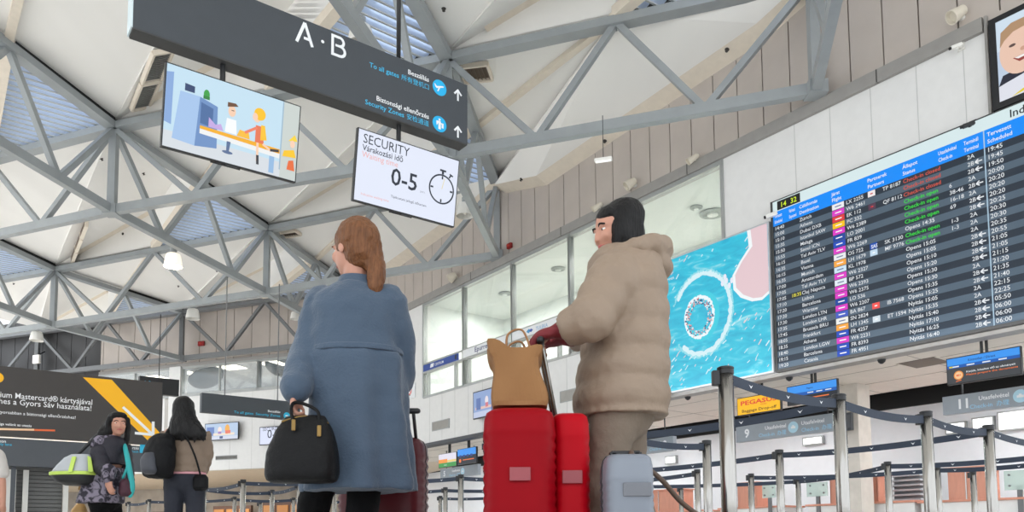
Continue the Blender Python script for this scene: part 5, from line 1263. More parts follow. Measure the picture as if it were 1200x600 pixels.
# ---------------------------------------------------------------- luggage
def suitcase(name, label, c, yaw, w, d, h, m, ribs=True, handle=None, cat='suitcase', plate=None):
    """upright shell: w wide (along yaw's right), d deep, h tall incl. wheels"""
    t = thing(name, label, cat, (c.x, c.y, 0)); f = V((math.cos(yaw), math.sin(yaw), 0)); r = f.cross(Z)
    c = V((c.x, c.y, 0)); wh = .055; n = 40; L = []
    def sup(z, k):
        ring = []
        for i in range(n):
            tt = 2 * math.pi * i / n; ct, st = math.cos(tt), math.sin(tt); q = (abs(ct) ** 5 + abs(st) ** 5) ** -.2
            ring.append(c + Z * z + r * (w / 2 * k * ct * q) + f * (d / 2 * k * st * q))
        return ring
    zs = [(wh, .80), (wh + .015, .92), (wh + .04, .985), (wh + .07, 1)]; H = h - wh
    m_ = 34 if ribs else 6
    for i in range(1, m_): zs.append((wh + .07 + (H - .14) * i / m_, 1 + (.02 * (1 if i % 2 else -1) if ribs else 0)))
    zs += [(h - .07, 1), (h - .035, .985), (h - .012, .93), (h, .80)]
    b = MB(); b.loft([sup(z, k) for z, k in zs], m); b.build('shell', m, t, smooth=True)
    b = MB(); b.loft([[c + Z * (z + (.003 if z > h - .01 else 0)) + r * (w / 2 * k + .003) * sx + f * .006 * sf for sx, sf in ((1, 1), (-1, 1), (-1, -1), (1, -1))] for z, k in zs]); b.build('zip_band', m_dark, t)
    b = MB(); hw_ = min(.085, w * .30)
    b.box(c + Z * (h + .012) , r * hw_, f * .014, Z * .008)
    for k in (-1, 1): b.box(c + Z * (h + .002) + r * (hw_ - .006) * k, r * .012, f * .014, Z * .014)
    b.build('top_handle', m_dark, t, bevel=.003)
    if plate:
        b = MB(); b.box(c + Z * (h * .72) + f * (d / 2 + .006) * plate[1], r * min(.034, w * .25), f * .003, Z * .022)
        b.build('badge', plate[0], t, bevel=.002)
    for i in (-1, 1):
        for j in (-1, 1):
            p = c + r * (w / 2 - .05) * i + f * (d / 2 - .045) * j
            b = MB(); b.lathe(p + Z * .03 - r * .012, [(.029, 0), (.03, .004), (.03, .02), (.029, .024)], 14, ax=r); b.box(p + Z * .048, r * .018, f * .02, Z * .012); b.build('wheel', m_dark, t)
    if handle:
        top, off = handle; b = MB()
        p0 = c + Z * (h - .02) - f * (d / 2 - .04); hx = .09
        q0 = p0 + off; q0.z = top
        for k in (-1, 1): b.path([p0 + r * hx * k, q0 + r * hx * k], .008, 8)
        b.build('telescopic_handle', m_chrome, t); b = MB(); b.limb([q0 + r * (hx + .012), q0 - r * (hx + .012)], [.013, .013], 10); b.build('grip', m_dark, t, smooth=True)
    return t

# ================================================================ woman in the blue coat (seen from behind)
YA = 3.3
def QA(x, y, dy=0.0): return AY(x, y, YA + dy)
JA = dict(head=QA(415, 292), f=(-.80, .60, -.05), neck=QA(417, 334), shL=QA(378, 358), shR=QA(455, 356), elL=QA(360, 412, -.03), wrL=QA(346, 458, -.20),
          elR=QA(463, 405, .05), wrR=QA(470, 458, .10), hipL=QA(396, 520), hipR=QA(436, 520), knL=QA(368, 592, .05), knR=QA(425, 592, -.02), anL=QA(356, 708, .18), anR=QA(424, 704, -.22), ftL=(-.2, 1, 0), ftR=(.05, 1, 0),
          hdL=(V((-.05, 0, -1)), V((1, .1, 0)), .95, 1.0, -1), hdR=(V((.08, .1, -1)), V((-1, 0, 0)), .95, 1.0, 1))
for k in 'LR': JA['an' + k].z = .085
wA = thing('person', 'person in a long steel-blue coat walking away with a black handbag', 'person', (QA(418, 600).x, YA, 0))
make_body(wA, JA); face_parts(wA, JA['head'], JA['f'], brow=m_hair_l)
m_coat = mat('coat_blue', (62, 79, 98), rough=.75, var=.05, vs=3, bump=.25, bs=90, sheen=.2)
L = [(QA(416, 333), .075, .07, 0), (QA(416, 340), .115, .095, 0), (QA(416, 350), .165, .12, .1), (QA(415, 366), .185, .135, .15), (QA(415, 400), .18, .145, .3), (QA(418, 414), .185, .15, .4), (QA(419, 422), .20, .165, .45), (QA(420, 470), .205, .175, .8), (QA(421, 520), .215, .19, 1.1), (QA(421, 560), .228, .20, 1.4), (QA(422, 576), .232, .205, 1.5)]
b = MB(); b.loft(rings_of(densify(L, 5), (-.15, 1, 0), fold=.06, fk=7)); 
b.limb([JA['shL'] + Z * .01, JA['elL'], JA['wrL'] + Z * .005], [.080, .072, .064], 18); b.limb([JA['shR'] + Z * .01, JA['elR'] + V((.01, 0, 0)), JA['wrR'] + Z * .04], [.082, .076, .062], 18)
b.build('coat', m_coat, wA, remesh=.011, sm=5, disp=(.022, .11))
b = MB(); r_ = rings_of([(QA(417, 326), .068, .066, 0), (QA(417, 333), .08, .076, 0), (QA(417, 342), .105, .09, 0)], (-.15, 1, 0), n=32); r2 = rings_of([(QA(417, 342), .085, .07, 0), (QA(417, 333), .066, .062, 0), (QA(417, 326), .056, .054, 0)], (-.15, 1, 0), n=32)
b.loft(r_ + r2 + [r_[0]], cap=False); b.build('collar', m_coat, wA, smooth=True)
b = MB(); b.loft(rings_of([(QA(418.5, 411), .196, .160, 0), (QA(418.5, 418), .200, .165, 0)], (-.15, 1, 0), n=48)); b.build('waist_seam', m_coat, wA, smooth=False, bevel=.006)
legs(wA, JA, m_trs, (.094, .070, .056), 'leggings'); shoes(wA, JA)
fA = V(JA['f']).normalized(); rA = fA.cross(Z).normalized(); uA = rA.cross(fA); c = JA['head']
b = MB(); b.ell(c - fA * .022 + Z * .034, fA * .100, rA * .093, Z * .098, 18); b.ell(c - fA * .05 - Z * .02, fA * .072, rA * .080, Z * .085, 14)
b.limb([c - fA * .09 + Z * .03, QA(436, 300, -.03), QA(441, 318, -.05), QA(439, 338, -.06), QA(436, 352, -.055)], [.05, .05, .042, .034, .014], 14)
for k in range(7):
    o = V((random.uniform(-.015, .015), random.uniform(-.01, .01), 0)); b.limb([c - fA * .08 + Z * .02 + o, QA(439, 316, -.06) + o * 1.5, QA(438, 345 + random.uniform(-4, 10), -.06) + o * 2], [.012, .014, .006], 8)
b.build('hair', m_hair_l, wA, remesh=.007, sm=2, disp=(.012, .03))
b = MB(); b.lathe(QA(433, 298, -.03), [(.045, -.01), (.052, 0), (.045, .01)], 16, ax=(QA(440, 312, -.05) - QA(430, 294, -.02)).normalized()); b.build('hair_tie', m_dark, wA, smooth=True)

# black handbag in her left hand
YB = YA - .26
def QB(x, y, dy=0.0): return AY(x, y, YB + dy)
t = thing('handbag', 'large black handbag with gold trim held beside the blue coat', 'handbag', QB(354, 563))
m_bag = mat('bag_black', (9, 9, 10), rough=.5, spec=.2, var=.08, bump=.2, bs=120); m_gold = mat('gold_trim', (130, 104, 60), rough=.3, metal=.8)
Lb = [(QB(354, 566), .115, .05, 0), (QB(354, 563), .135, .075, 0), (QB(354, 555), .142, .082, 0), (QB(355, 530), .138, .078, 0), (QB(357, 505), .112, .058, 0), (QB(358, 492), .088, .034, 0), (QB(358, 487), .078, .018, 0)]
b = MB(); b.loft(rings_of(densify(Lb, 3), (0.1, 1, 0), n=40, pw=3.2)); b.build('bag_body', m_bag, t, remesh=.008, sm=3, disp=(.008, .06))
for dy in (-.035, .035):
    b = MB(); b.limb([QB(343, 492, dy), QB(341, 480, dy * .6), QB(345, 472, .02), QB(358, 474, .02 + dy * .2), QB(372, 482, dy * .7), QB(374, 494, dy)], [.007] * 6, 8); b.build('handle', m_bag, t, smooth=True)
b = MB(); b.limb([QB(331, 494, -.02), QB(358, 488, -.02), QB(384, 496, -.02)], [.005] * 3, 8); b.build('zip', m_gold, t, smooth=True)
for x, y in ((374, 505), (344, 498)):
    b = MB(); b.box(QB(x, y, -.075), V((.008, 0, 0)), V((0, .003, 0)), Z * .022); b.build('buckle', m_gold, t, bevel=.003)
# dark red suitcase pulled by her right hand
m_dred = mat('suitcase_dark_red', (74, 5, 16), rough=.4, var=.05, spec=.3)
p = AY(450, 600, YA + .40); hw = JA['wrR'] - Z * .085
sA_ = suitcase('suitcase', 'dark red hard-shell suitcase rolling beside the blue coat hem', V((p.x, p.y, 0)), math.radians(86), .40, .25, .84, m_dred, handle=None)
b = MB(); b.path([V((p.x + .075, p.y - .02, .82)), hw + V((-.012, .03, 0))], .008, 8); b.build('handle_tube', m_dark, sA_); b = MB(); b.path([V((p.x + .155, p.y - .02, .82)), hw + V((.05, .03, 0))], .008, 8); b.build('handle_tube', m_dark, sA_)
b = MB(); b.limb([hw + V((-.03, .025, 0)), hw + V((.07, .03, 0))], [.013, .013], 10); b.build('grip', m_dark, sA_, smooth=True)

# ================================================================ woman in the beige padded coat, walking left
YC = 2.95
def QC(x, y, dy=0.0): return AY(x, y, YC + dy)
JB = dict(head=QC(723, 270), f=(-.93, -.30, -.22), neck=QC(730, 302), shL=QC(722, 326, -.15), shR=QC(738, 324, .15), elL=QC(692, 374, -.22), wrL=QC(657, 387, -.16),
          elR=QC(708, 378, .2), wrR=QC(664, 396, .16), hipL=QC(724, 475, -.08), hipR=QC(732, 475, .08), knL=QC(705, 572, -.08), knR=QC(738, 572, .06), anL=QC(690, 700, -.09), anR=QC(782, 690, .08), ftL=(-1, -.1, 0), ftR=(-1, .05, 0),
          hdL=(V((-1, .12, -.22)), V((0, .3, -1)), .85, 1.0, -1), hdR=(V((-1, -.1, -.2)), V((0, -.3, -1)), .85, 1.0, 1))
JB['anL'].z = .085; JB['anR'].z = .13
wB = thing('person', 'dark-haired person in a beige padded coat reaching left over red luggage', 'person', (QC(725, 600).x, YC, 0))
make_body(wB, JB, head_s=.92); face_parts(wB, JB['head'], JB['f'], s=.92)
m_puff = mat('padded_beige', (141, 122, 104), rough=.6, var=.04, vs=5, bump=.2, bs=30)
L = [(QC(729, 294), .085, .10, 0), (QC(731, 306), .155, .13, 0), (QC(732, 325), .19, .140, 0), (QC(732, 350), .20, .148, 0), (QC(732, 400), .205, .152, 0), (QC(729, 440), .205, .165, 0), (QC(727, 475), .205, .172, 0), (QC(727, 491), .20, .170, 0)]
b = MB(); b.loft(rings_of(quilt(densify(L, 9), .105, .075), (-.98, -.2, 0)))
def qlimb(mb, pts, rad, step=.085, amp=.10):
    P = [V(p) for p in pts]; out = []; ro = []; acc = 0
    for i in range(len(P) - 1):
        n = 16
        for j in range(n + (1 if i == len(P) - 2 else 0)):
            t_ = j / n; q = P[i].lerp(P[i + 1], t_); 
            if out: acc += (q - out[-1]).length
            out.append(q); ro.append((rad[i] * (1 - t_) + rad[i + 1] * t_) * (1 + amp * (abs(math.sin(math.pi * acc / step)) - .5)))
    mb.path(out, ro, 18)
qlimb(b, [JB['shL'] + Z * .0, JB['elL'], JB['wrL'] + V((.015, 0, 0))], [.098, .082, .062]); qlimb(b, [JB['shR'], JB['elR'], JB['wrR'] + V((.015, 0, 0))], [.095, .08, .062])
b.ell(JB['shL'], V((.10, 0, 0)), V((0, .09, 0)), Z * .10, 12); b.ell(JB['elL'], V((.08, 0, 0)), V((0, .08, 0)), Z * .08, 10)
b.build('padded_coat', m_puff, wB, remesh=.010, sm=3, disp=(.014, .07))
b = MB()   # hood lying on the shoulders
hc = QC(742, 300); 
for k in range(12):
    a = 2 * math.pi * k / 12; b.ell(hc + V((.10 * math.cos(a), .115 * math.sin(a), -.015 + .035 * math.cos(a))), V((.058, 0, 0)), V((0, .058, 0)), Z * .045, 8)
b.ell(hc + V((.045, 0, -.05)), V((.11, 0, 0)), V((0, .12, 0)), Z * .06, 12); b.build('hood', m_puff, wB, remesh=.010, sm=6, disp=(.012, .05))
m_glove = mat('glove_red', (112, 24, 32), rough=.7, bump=.2, bs=80)
for k in 'LR':
    b = MB(); hand(b, JB['wr' + k], *JB['hd' + k][:3], 1.06, JB['hd' + k][4], 1.25); b.limb([JB['wr' + k] - V(JB['hd' + k][0]).normalized() * .04, JB['wr' + k]], [.043, .036], 12); b.build('glove', m_glove, wB, remesh=.006, sm=3)
m_tau = mat('trousers_taupe', (120, 106, 92), rough=.8, var=.05, bump=.2, bs=50)
legs(wB, JB, m_tau, (.098, .075, .062)); shoes(wB, JB, mat('shoe_brown', (86, 66, 54)))
fB = V(JB['f']).normalized(); rB = fB.cross(Z).normalized(); c = JB['head']
b = MB(); b.ell(c - fB * .022 + Z * .034, fB * .092, rB * .086, Z * .092, 18); b.ell(c - fB * .050 - Z * .03, fB * .062, rB * .078, Z * .085, 14)
for k in (-1, 1): b.ell(c + rB * .05 * k - fB * .002 - Z * .03, fB * .055, rB * .04, Z * .085, 12)
b.ell(c + fB * .045 + Z * .06, fB * .04, rB * .065, Z * .04, 10); b.ell(c - fB * .045 - Z * .08, fB * .06, rB * .075, Z * .05, 12)
b.build('hair', m_hair_b, wB, remesh=.007, sm=2, disp=(.012, .04))

# red suitcases and the paper bag on top
m_red = mat('suitcase_red', (138, 2, 16), rough=.45, var=.04, spec=.1); m_red2 = mat('suitcase_bright_red', (168, 5, 22), rough=.45, var=.04, spec=.1)
m_badge = mat('badge_grey', (140, 60, 66), rough=.4)
YD = 2.75
p1 = AY(609, 600, YD); 
s1_ = suitcase('suitcase', 'large red hard-shell suitcase with a brown paper bag on top', V((p1.x, p1.y, 0)), math.radians(-90), .245, .46, .80, m_red, plate=(m_badge, 1))
p2 = AY(664, 600, YD + .08)
s2_ = suitcase('suitcase', 'brighter red ribbed suitcase close beside the beige trousers', V((p2.x + .005, p2.y, 0)), math.radians(-90), .135, .44, .795, m_red2, plate=(m_badge, 1))
g = (JB['wrL'] + V((-.075, .01, -.045)))
b = MB(); a0_ = V((p2.x - .02, p2.y + .12, .78)); b.path([a0_, g + V((.01, .05, 0))], .008, 8); b.build('handle_tube', m_chrome, s2_); b = MB(); b.path([a0_ + V((0, .12, 0)), g + V((.01, .2, 0))], .008, 8); b.build('handle_tube', m_chrome, s2_)
b = MB(); b.limb([g + V((0, -.05, 0)), g + V((0.01, .28, 0))], [.014, .014], 10); b.build('grip', m_dark, s2_, smooth=True)
# paper bag
m_paper = mat('paper_brown', (138, 96, 54), rough=.75, var=.05, vs=5, bump=.15, bs=20)
t = thing('paper_bag', 'brown paper bag standing on the large red suitcase', 'paper bag', (p1.x, p1.y, .82))
zb0 = .815; zt0 = AY(605, 414, YD).z; cx = AY(609, 450, YD).x
b = MB(); n = 48; rings = []; rin = []
def bagring(z, wx, wy, off, cr, inset=0):
    ring = []
    for i in range(n):
        tt = 2 * math.pi * i / n; ct, st = math.cos(tt), math.sin(tt); q = (abs(ct) ** 9 + abs(st) ** 9) ** (-1 / 9.)
        x, y = (wx - inset) * ct * q, (wy - inset) * st * q
        k = cr * math.sin(3 * tt + z * 19) * .5 + cr * math.sin(5 * tt - z * 31) * .5
        ring.append(V((cx + off + x * (1 + k), p1.y + y * (1 + k), z + (.02 * math.sin(2 * tt + 1) + .01 * math.sin(5 * tt)) * (1 if z > zt0 - .01 else 0))))
    return ring
zs = [zb0 + (zt0 - zb0) * i / 14 for i in range(15)]
for i, z in enumerate(zs): rings.append(bagring(z, .088 + .008 * math.sin(i * .45 + .6) + (.006 if i > 11 else 0), .15, -.002 * i * .6, .035 if 0 < i else .005))
for i, z in list(enumerate(zs))[::-1][:9]: rings.append(bagring(z, .083 + .008 * math.sin(i * .45 + .6), .145, -.002 * i * .6, .035))
b.loft(rings); b.build('bag_body', m_paper, t, smooth=False)
for dy in (-.1, .1):
    b = MB(); b.limb([V((cx - .045, p1.y + dy, zt0 - .02)), V((cx - .04, p1.y + dy * .9, zt0 + .045)), V((cx + .01, p1.y + dy * .85, zt0 + .06)), V((cx + .04, p1.y + dy, zt0 - .02))], [.004] * 4, 6); b.build('handle', mat('paper_cord', (150, 104, 62)), t, smooth=True)

# grey suitcase behind her legs with a brown shoulder bag hooked over it
p3 = AY(734, 600, 2.58)
s3_ = suitcase('suitcase', 'pale grey suitcase behind the beige trousers, with a strap hooked on', V((p3.x, p3.y, 0)), math.radians(-90), .157, .24, .635, mat('suitcase_grey', (122, 128, 138), rough=.4, var=.04))
b = MB(); b.box(V((p3.x + .018, p3.y - .122, .52)), V((.045, 0, 0)), V((0, .004, 0)), Z * .022); b.build('label_plate', mat('plate_grey', (108, 110, 116)), s3_, bevel=.003)
p4 = AY(812, 600, 2.75)
t = thing('shoulder_bag', 'brown shoulder bag standing right of the grey suitcase, its strap slanting up', 'bag', (p4.x, p4.y, 0))
m_bb = mat('bag_brown', (84, 66, 54), rough=.6, var=.08, bump=.2, bs=60)
Lb = [(V((p4.x, p4.y, .0)), .15, .09, 0), (V((p4.x, p4.y, .03)), .17, .11, 0), (V((p4.x, p4.y, .2)), .165, .105, 0), (V((p4.x, p4.y, .36)), .13, .075, 0), (V((p4.x - .0, p4.y, .43)), .085, .04, 0), (V((p4.x, p4.y, .455)), .06, .02, 0)]
b = MB(); b.loft(rings_of(densify(Lb, 3), (0, 1, 0), n=36, pw=3)); b.build('bag_body', m_bb, t, remesh=.01, sm=3, disp=(.012, .08))
b = MB(); a_ = AY(744, 537, 2.54); b.limb([V((p4.x + .06, p4.y, .42)), AY(800, 590, 2.68), AY(775, 562, 2.6), a_, V((p3.x + .02, p3.y + .0, .65)), V((p3.x + .03, p3.y + .1, .64))], [.009] * 6, 8); b.build('shoulder_strap', m_bb, t, smooth=True)
b = MB(); b.box(V((p4.x, p4.y - .1, .25)), V((.1, 0, 0)), V((0, .02, 0)), Z * .09); b.build('front_pocket', m_bb, t, bevel=.015)

# ================================================================ two women at the left
YE = 7.1
def QE(x, y, dy=0.0): return AY(x, y, YE + dy)
JD = dict(head=QE(216, 481), f=(.12, .98, .05), neck=QE(217, 496), shL=QE(199, 508), shR=QE(235, 507), elL=QE(191, 532, .05), wrL=QE(196, 552, .14), elR=QE(241, 530, .05), wrR=QE(236, 554, .16),
          hipL=QE(206, 560), hipR=QE(228, 560), knL=QE(203, 602), knR=QE(229, 602), anL=QE(201, 666, .1), anR=QE(231, 668, -.1), ftL=(-.1, 1, 0), ftR=(.1, 1, 0), hdL=(V((.1, .5, -.7)), V((1, 0, 0)), .5, 1.0, 1), hdR=(V((-.2, .6, -.6)), V((-1, 0, 0)), .5, 1.0, -1))
for k in 'LR': JD['an' + k].z = .085
wD = thing('person', 'person with long black hair and taupe padded jacket seen from behind', 'person', (QE(217, 600).x, YE, 0))
make_body(wD, JD, vox=.010)
m_tj = mat('jacket_taupe', (122, 104, 88), rough=.65, var=.05, bump=.2, bs=40)
L = [(QE(217, 497), .075, .075, 0), (QE(217, 503), .15, .115, 0), (QE(217, 512), .185, .13, 0), (QE(218, 530), .185, .14, 0), (QE(218, 545), .18, .145, 0), (QE(219, 554), .172, .14, 0)]
b = MB(); b.loft(rings_of(quilt(densify(L, 8), .10, .06), (.1, 1, 0), n=40)); qlimb(b, [JD['shL'], JD['elL'], JD['wrL']], [.085, .075, .058]); qlimb(b, [JD['shR'], JD['elR'], JD['wrR']], [.085, .075, .058])
b.build('padded_jacket', m_tj, wD, remesh=.012, sm=3, disp=(.014, .07))
b = MB(); b.loft(rings_of([(QE(219, 551), .165, .132, 0), (QE(219, 556.5), .168, .136, 0)], (.1, 1, 0), n=36)); b.build('shirt_hem', mat('shirt_pink', (196, 140, 146), rough=.7), wD)
m_jean = mat('jeans_dark', (26, 29, 40), rough=.8, var=.08, vs=12, bump=.2, bs=80)
legs(wD, JD, m_jean, (.105, .08, .065), 'jeans'); shoes(wD, JD)
b = MB(); c = JD['head']; b.ell(c + V((0, -.02, .03)), V((.094, 0, 0)), V((0, .105, 0)), Z * .10, 16)
Lh = [(c + V((0, -.03, .05)), .09, .085, 0), (QE(216, 488, -.06), .105, .08, .3), (QE(217, 497, -.09), .135, .075, .8), (QE(219, 505, -.11), .165, .06, 1.3), (QE(219, 511, -.115), .17, .045, 1.8), (QE(220, 516, -.115), .15, .03, 2.5)]
b.loft(rings_of(densify(Lh, 4), (0, 1, 0), n=64, fold=.05, fk=13)); 
for k in range(14): x = 201 + k * 2.75; b.limb([QE(x * .5 + 108, 495, -.13), QE(x, 507, -.15), QE(x + random.uniform(-1.5, 1.5), 514 + random.uniform(-2, 6), -.145)], [.02, .018, .006], 8)
b.build('hair', m_hair_b, wD, remesh=.009, sm=1, disp=(.014, .05))
b = MB(); b.limb([QE(213, 468, -.03), QE(216, 466, -.04), QE(219, 468, -.03)], [.012, .016, .012], 8); b.build('hair_clip', mat('clip_amber', (190, 150, 110), rough=.3), wD, smooth=True)
t = thing('backpack', 'black backpack slung on the left shoulder of the long-haired person', 'backpack', QE(187, 556, -.2))
m_bp = mat('backpack_black', (11, 11, 13), rough=.6, spec=.2, var=.1, bump=.2, bs=80)
pc = [(QE(186, 561, -.20), .08, .06, 0), (QE(185, 557, -.21), .125, .10, 0), (QE(185, 545, -.22), .145, .115, 0), (QE(187, 528, -.21), .14, .11, 0), (QE(190, 514, -.19), .11, .085, 0), (QE(192, 508, -.17), .06, .045, 0)]
b = MB(); b.loft(rings_of(densify(pc, 4), (.4, 1, 0), n=36, pw=2.8)); b.build('bag_body', m_bp, t, remesh=.011, sm=3, disp=(.016, .07))
pc = [(QE(176, 556, -.31), .05, .03, 0), (QE(175, 552, -.32), .075, .05, 0), (QE(174, 538, -.32), .075, .05, 0), (QE(176, 530, -.31), .05, .03, 0)]
b = MB(); b.loft(rings_of(densify(pc, 3), (.4, 1, 0), n=28, pw=2.8)); b.build('front_pocket', mat('pocket_charcoal', (52, 54, 62), rough=.5), t, remesh=.012, sm=3)
b = MB(); b.limb([QE(194, 513, -.16), QE(199, 504, -.11), QE(203, 503, .02), QE(200, 520, -.1), QE(197, 545, -.14)], [(.022), .022, .02, .018, .016], 8); b.build('shoulder_strap', m_bp, t, smooth=True)
t = thing('crossbody_bag', 'small dark crossbody pouch at the right hip of the long-haired person', 'bag', QE(235, 572))
b = MB(); pc = [(QE(235, 575, -.08), .05, .03, 0), (QE(235, 572, -.09), .07, .045, 0), (QE(235, 560, -.09), .07, .045, 0), (QE(235, 556, -.08), .05, .025, 0)]; b.loft(rings_of(densify(pc, 3), (.3, 1, 0), n=28, pw=3)); b.build('pouch', m_bp, t, remesh=.01, sm=2)
b = MB(); b.limb([QE(235, 557, -.10), QE(229, 536, -.165), QE(220, 515, -.17), QE(213, 503, -.14), QE(207, 500, -.02)], [.009] * 5, 8); b.build('strap', m_bp, t, smooth=True)

YF = 7.6
def QF(x, y, dy=0.0): return AY(x, y, YF + dy)
JC = dict(head=QF(138, 497.5), f=(.62, -.78, .02), neck=QF(134, 511), shR=QF(117, 523, -.10), shL=QF(143, 522, .12), elR=QF(119, 547, -.17), wrR=QF(127, 562, -.22), elL=QF(147, 545, .15), wrL=QF(150, 565, .1),
          hipL=QF(130, 585, .09), hipR=QF(116, 585, -.09), knL=QF(134, 612, .1), knR=QF(116, 612, -.08), anL=QF(136, 672, .12), anR=QF(110, 672, -.1), ftL=(1, -.1, 0), ftR=(1, -.3, 0), hdR=(V((.25, -.15, -.9)), V((.3, .9, 0)), .45, 1.0, -1), hdL=(V((.2, 0, -.9)), V((-.5, -.8, 0)), .5, 1.0, 1))
for k in 'LR': JC['an' + k].z = .085
wC = thing('person', 'person in a plum patterned winter coat looking back over the shoulder', 'person', (QF(122, 600).x, YF, 0))
make_body(wC, JC, vox=.009); face_parts(wC, JC['head'], JC['f'])
m_pat = bpy.data.materials.new('patterned_plum'); m_pat.use_nodes = True; nt = m_pat.node_tree; bs_ = nt.nodes['Principled BSDF']; bs_.inputs['Roughness'].default_value = .75
tc = nt.nodes.new('ShaderNodeTexCoord'); nz = nt.nodes.new('ShaderNodeTexNoise'); nz.inputs['Scale'].default_value = 13; nz.inputs['Detail'].default_value = 2; nz.inputs['Distortion'].default_value = 1.5
rp = nt.nodes.new('ShaderNodeValToRGB'); rp.color_ramp.elements[0].position = .44; rp.color_ramp.elements[0].color = lin((36, 32, 44)); rp.color_ramp.elements[1].position = .56; rp.color_ramp.elements[1].color = lin((128, 120, 134))
nt.links.new(tc.outputs['Object'], nz.inputs['Vector']); nt.links.new(nz.outputs['Fac'], rp.inputs[0]); nt.links.new(rp.outputs[0], bs_.inputs['Base Color'])
m_plum = mat('plum_navy', (30, 27, 38), rough=.65, var=.08, bump=.2, bs=40)
L = [(QF(132, 511), .075, .07, 0), (QF(130, 516), .13, .13, 0), (QF(128, 524), .16, .155, 0), (QF(126, 545), .165, .165, 0), (QF(121, 570), .185, .185, .5), (QF(117, 590), .205, .205, 1)]
fC = (1, -.25, 0)
b = MB(); b.loft(rings_of(densify(L[:4], 5), fC, n=40, fold=.02)); b.build('coat_top', m_plum, wC, remesh=.012, sm=3, disp=(.014, .08))
b = MB(); b.loft(rings_of(densify([(QF(125.5, 549), .172, .17, 0)] + L[4:], 5), fC, n=40, fold=.02)); b.build('coat_skirt', m_pat, wC, remesh=.012, sm=3, disp=(.014, .08))
b = MB(); b.ell(QF(117, 520, -.08), V((.095, 0, .0)), V((0, .10, 0)), Z * .085, 12); b.ell(QF(129, 516, 0), V((.12, 0, .0)), V((0, .12, 0)), Z * .06, 12); b.build('coat_yoke', m_pat, wC, remesh=.012, sm=4)
b = MB(); qlimb(b, [JC['shR'] - Z * .03, JC['elR'], JC['wrR'] + Z * .06], [.088, .078, .066]); qlimb(b, [JC['shL'], JC['elL'], JC['wrL']], [.085, .075, .06]); b.build('sleeves', m_plum, wC, remesh=.012, sm=3, disp=(.012, .07))
b = MB(); b.limb([JC['wrR'] + Z * .085, JC['wrR'] + Z * .02], [.070, .060], 14); b.build('cuff', m_pat, wC, smooth=True)
legs(wC, JC, m_trs, (.1, .075, .06)); shoes(wC, JC)
c = JC['head']; fc = V(JC['f']).normalized(); rc = fc.cross(Z).normalized()
b = MB(); b.ell(c - fc * .026 + Z * .036, fc * .100, rc * .093, Z * .096, 16); b.ell(c + fc * .045 + Z * .082, fc * .045, rc * .075, Z * .035, 10)
for k in (-1, 1): b.limb([c + rc * .078 * k + fc * .02 + Z * .05, c + rc * .09 * k + fc * .005 - Z * .04, c + rc * .085 * k - Z * .15, c + rc * .075 * k - fc * .01 - Z * .22], [.03, .03, .028, .012], 10)
b.limb([c - fc * .06 + Z * .02, QF(127, 505, -.02), QF(121, 515, -.04), QF(117, 523, -.1)], [.075, .075, .06, .02], 14); b.limb([c - fc * .05, QF(122, 506, -.05), QF(115, 517, -.1), QF(109, 525, -.12)], [.05, .05, .035, .012], 12)
b.build('hair', m_hair_b, wC, remesh=.008, sm=2, disp=(.012, .05))
# lime and grey carrier bag
t = thing('carrier_bag', 'grey, black and lime green carrier bag behind the patterned coat', 'bag', QF(88, 567, -.15))
m_lime = mat('lime_fabric', (188, 214, 96), rough=.6, var=.05); m_lg = mat('light_grey_fabric', (178, 182, 186), rough=.6, var=.05); m_cg = mat('charcoal_fabric', (30, 31, 32), rough=.6, var=.05)
Lb = [(QF(92, 569, -.15), .11, .09, 0), (QF(90, 565, -.15), .175, .13, 0), (QF(88, 557, -.15), .21, .15, 0)]
b = MB(); b.loft(rings_of(densify(Lb, 3), (.15, 1, 0), n=40, pw=3)); b.build('bag_base', m_cg, t, smooth=True)
b = MB(); b.loft(rings_of([(QF(88, 557.5, -.15), .218, .157, 0), (QF(88, 553.5, -.15), .218, .157, 0)], (.15, 1, 0), n=40, pw=3)); b.build('lime_rim', m_lime, t, smooth=False, bevel=.006)
Lb = [(QF(88.5, 554, -.15), .205, .15, 0), (QF(91, 546, -.15), .175, .135, 0), (QF(94, 537, -.15), .13, .105, 0), (QF(96, 533, -.15), .09, .07, 0)]
b = MB(); b.loft(rings_of(densify(Lb, 3), (.15, 1, 0), n=40, pw=3)); b.build('bag_top', m_lg, t, smooth=True)
b = MB(); o1 = [QF(80, 553.5, -.315), QF(85, 553.5, -.32), QF(90, 535, -.275), QF(85, 535, -.265)]; b.prism(o1, V((0, -.012, 0))); b.build('lime_panel', m_lime, t, bevel=.004)
b = MB(); o1 = [QF(104, 553, -.27), QF(110, 553, -.24), QF(107, 536, -.22), QF(103, 534, -.23)]; b.prism(o1, V((0, -.012, 0))); b.build('lime_panel', m_lime, t, bevel=.004)
b = MB(); b.limb([QF(89, 535, -.16), QF(97, 527, -.17), QF(107, 517, -.16), QF(113, 511, -.12), QF(121, 508, -.0)], [.016] * 5, 8); b.build('strap', m_cg, t, smooth=True)
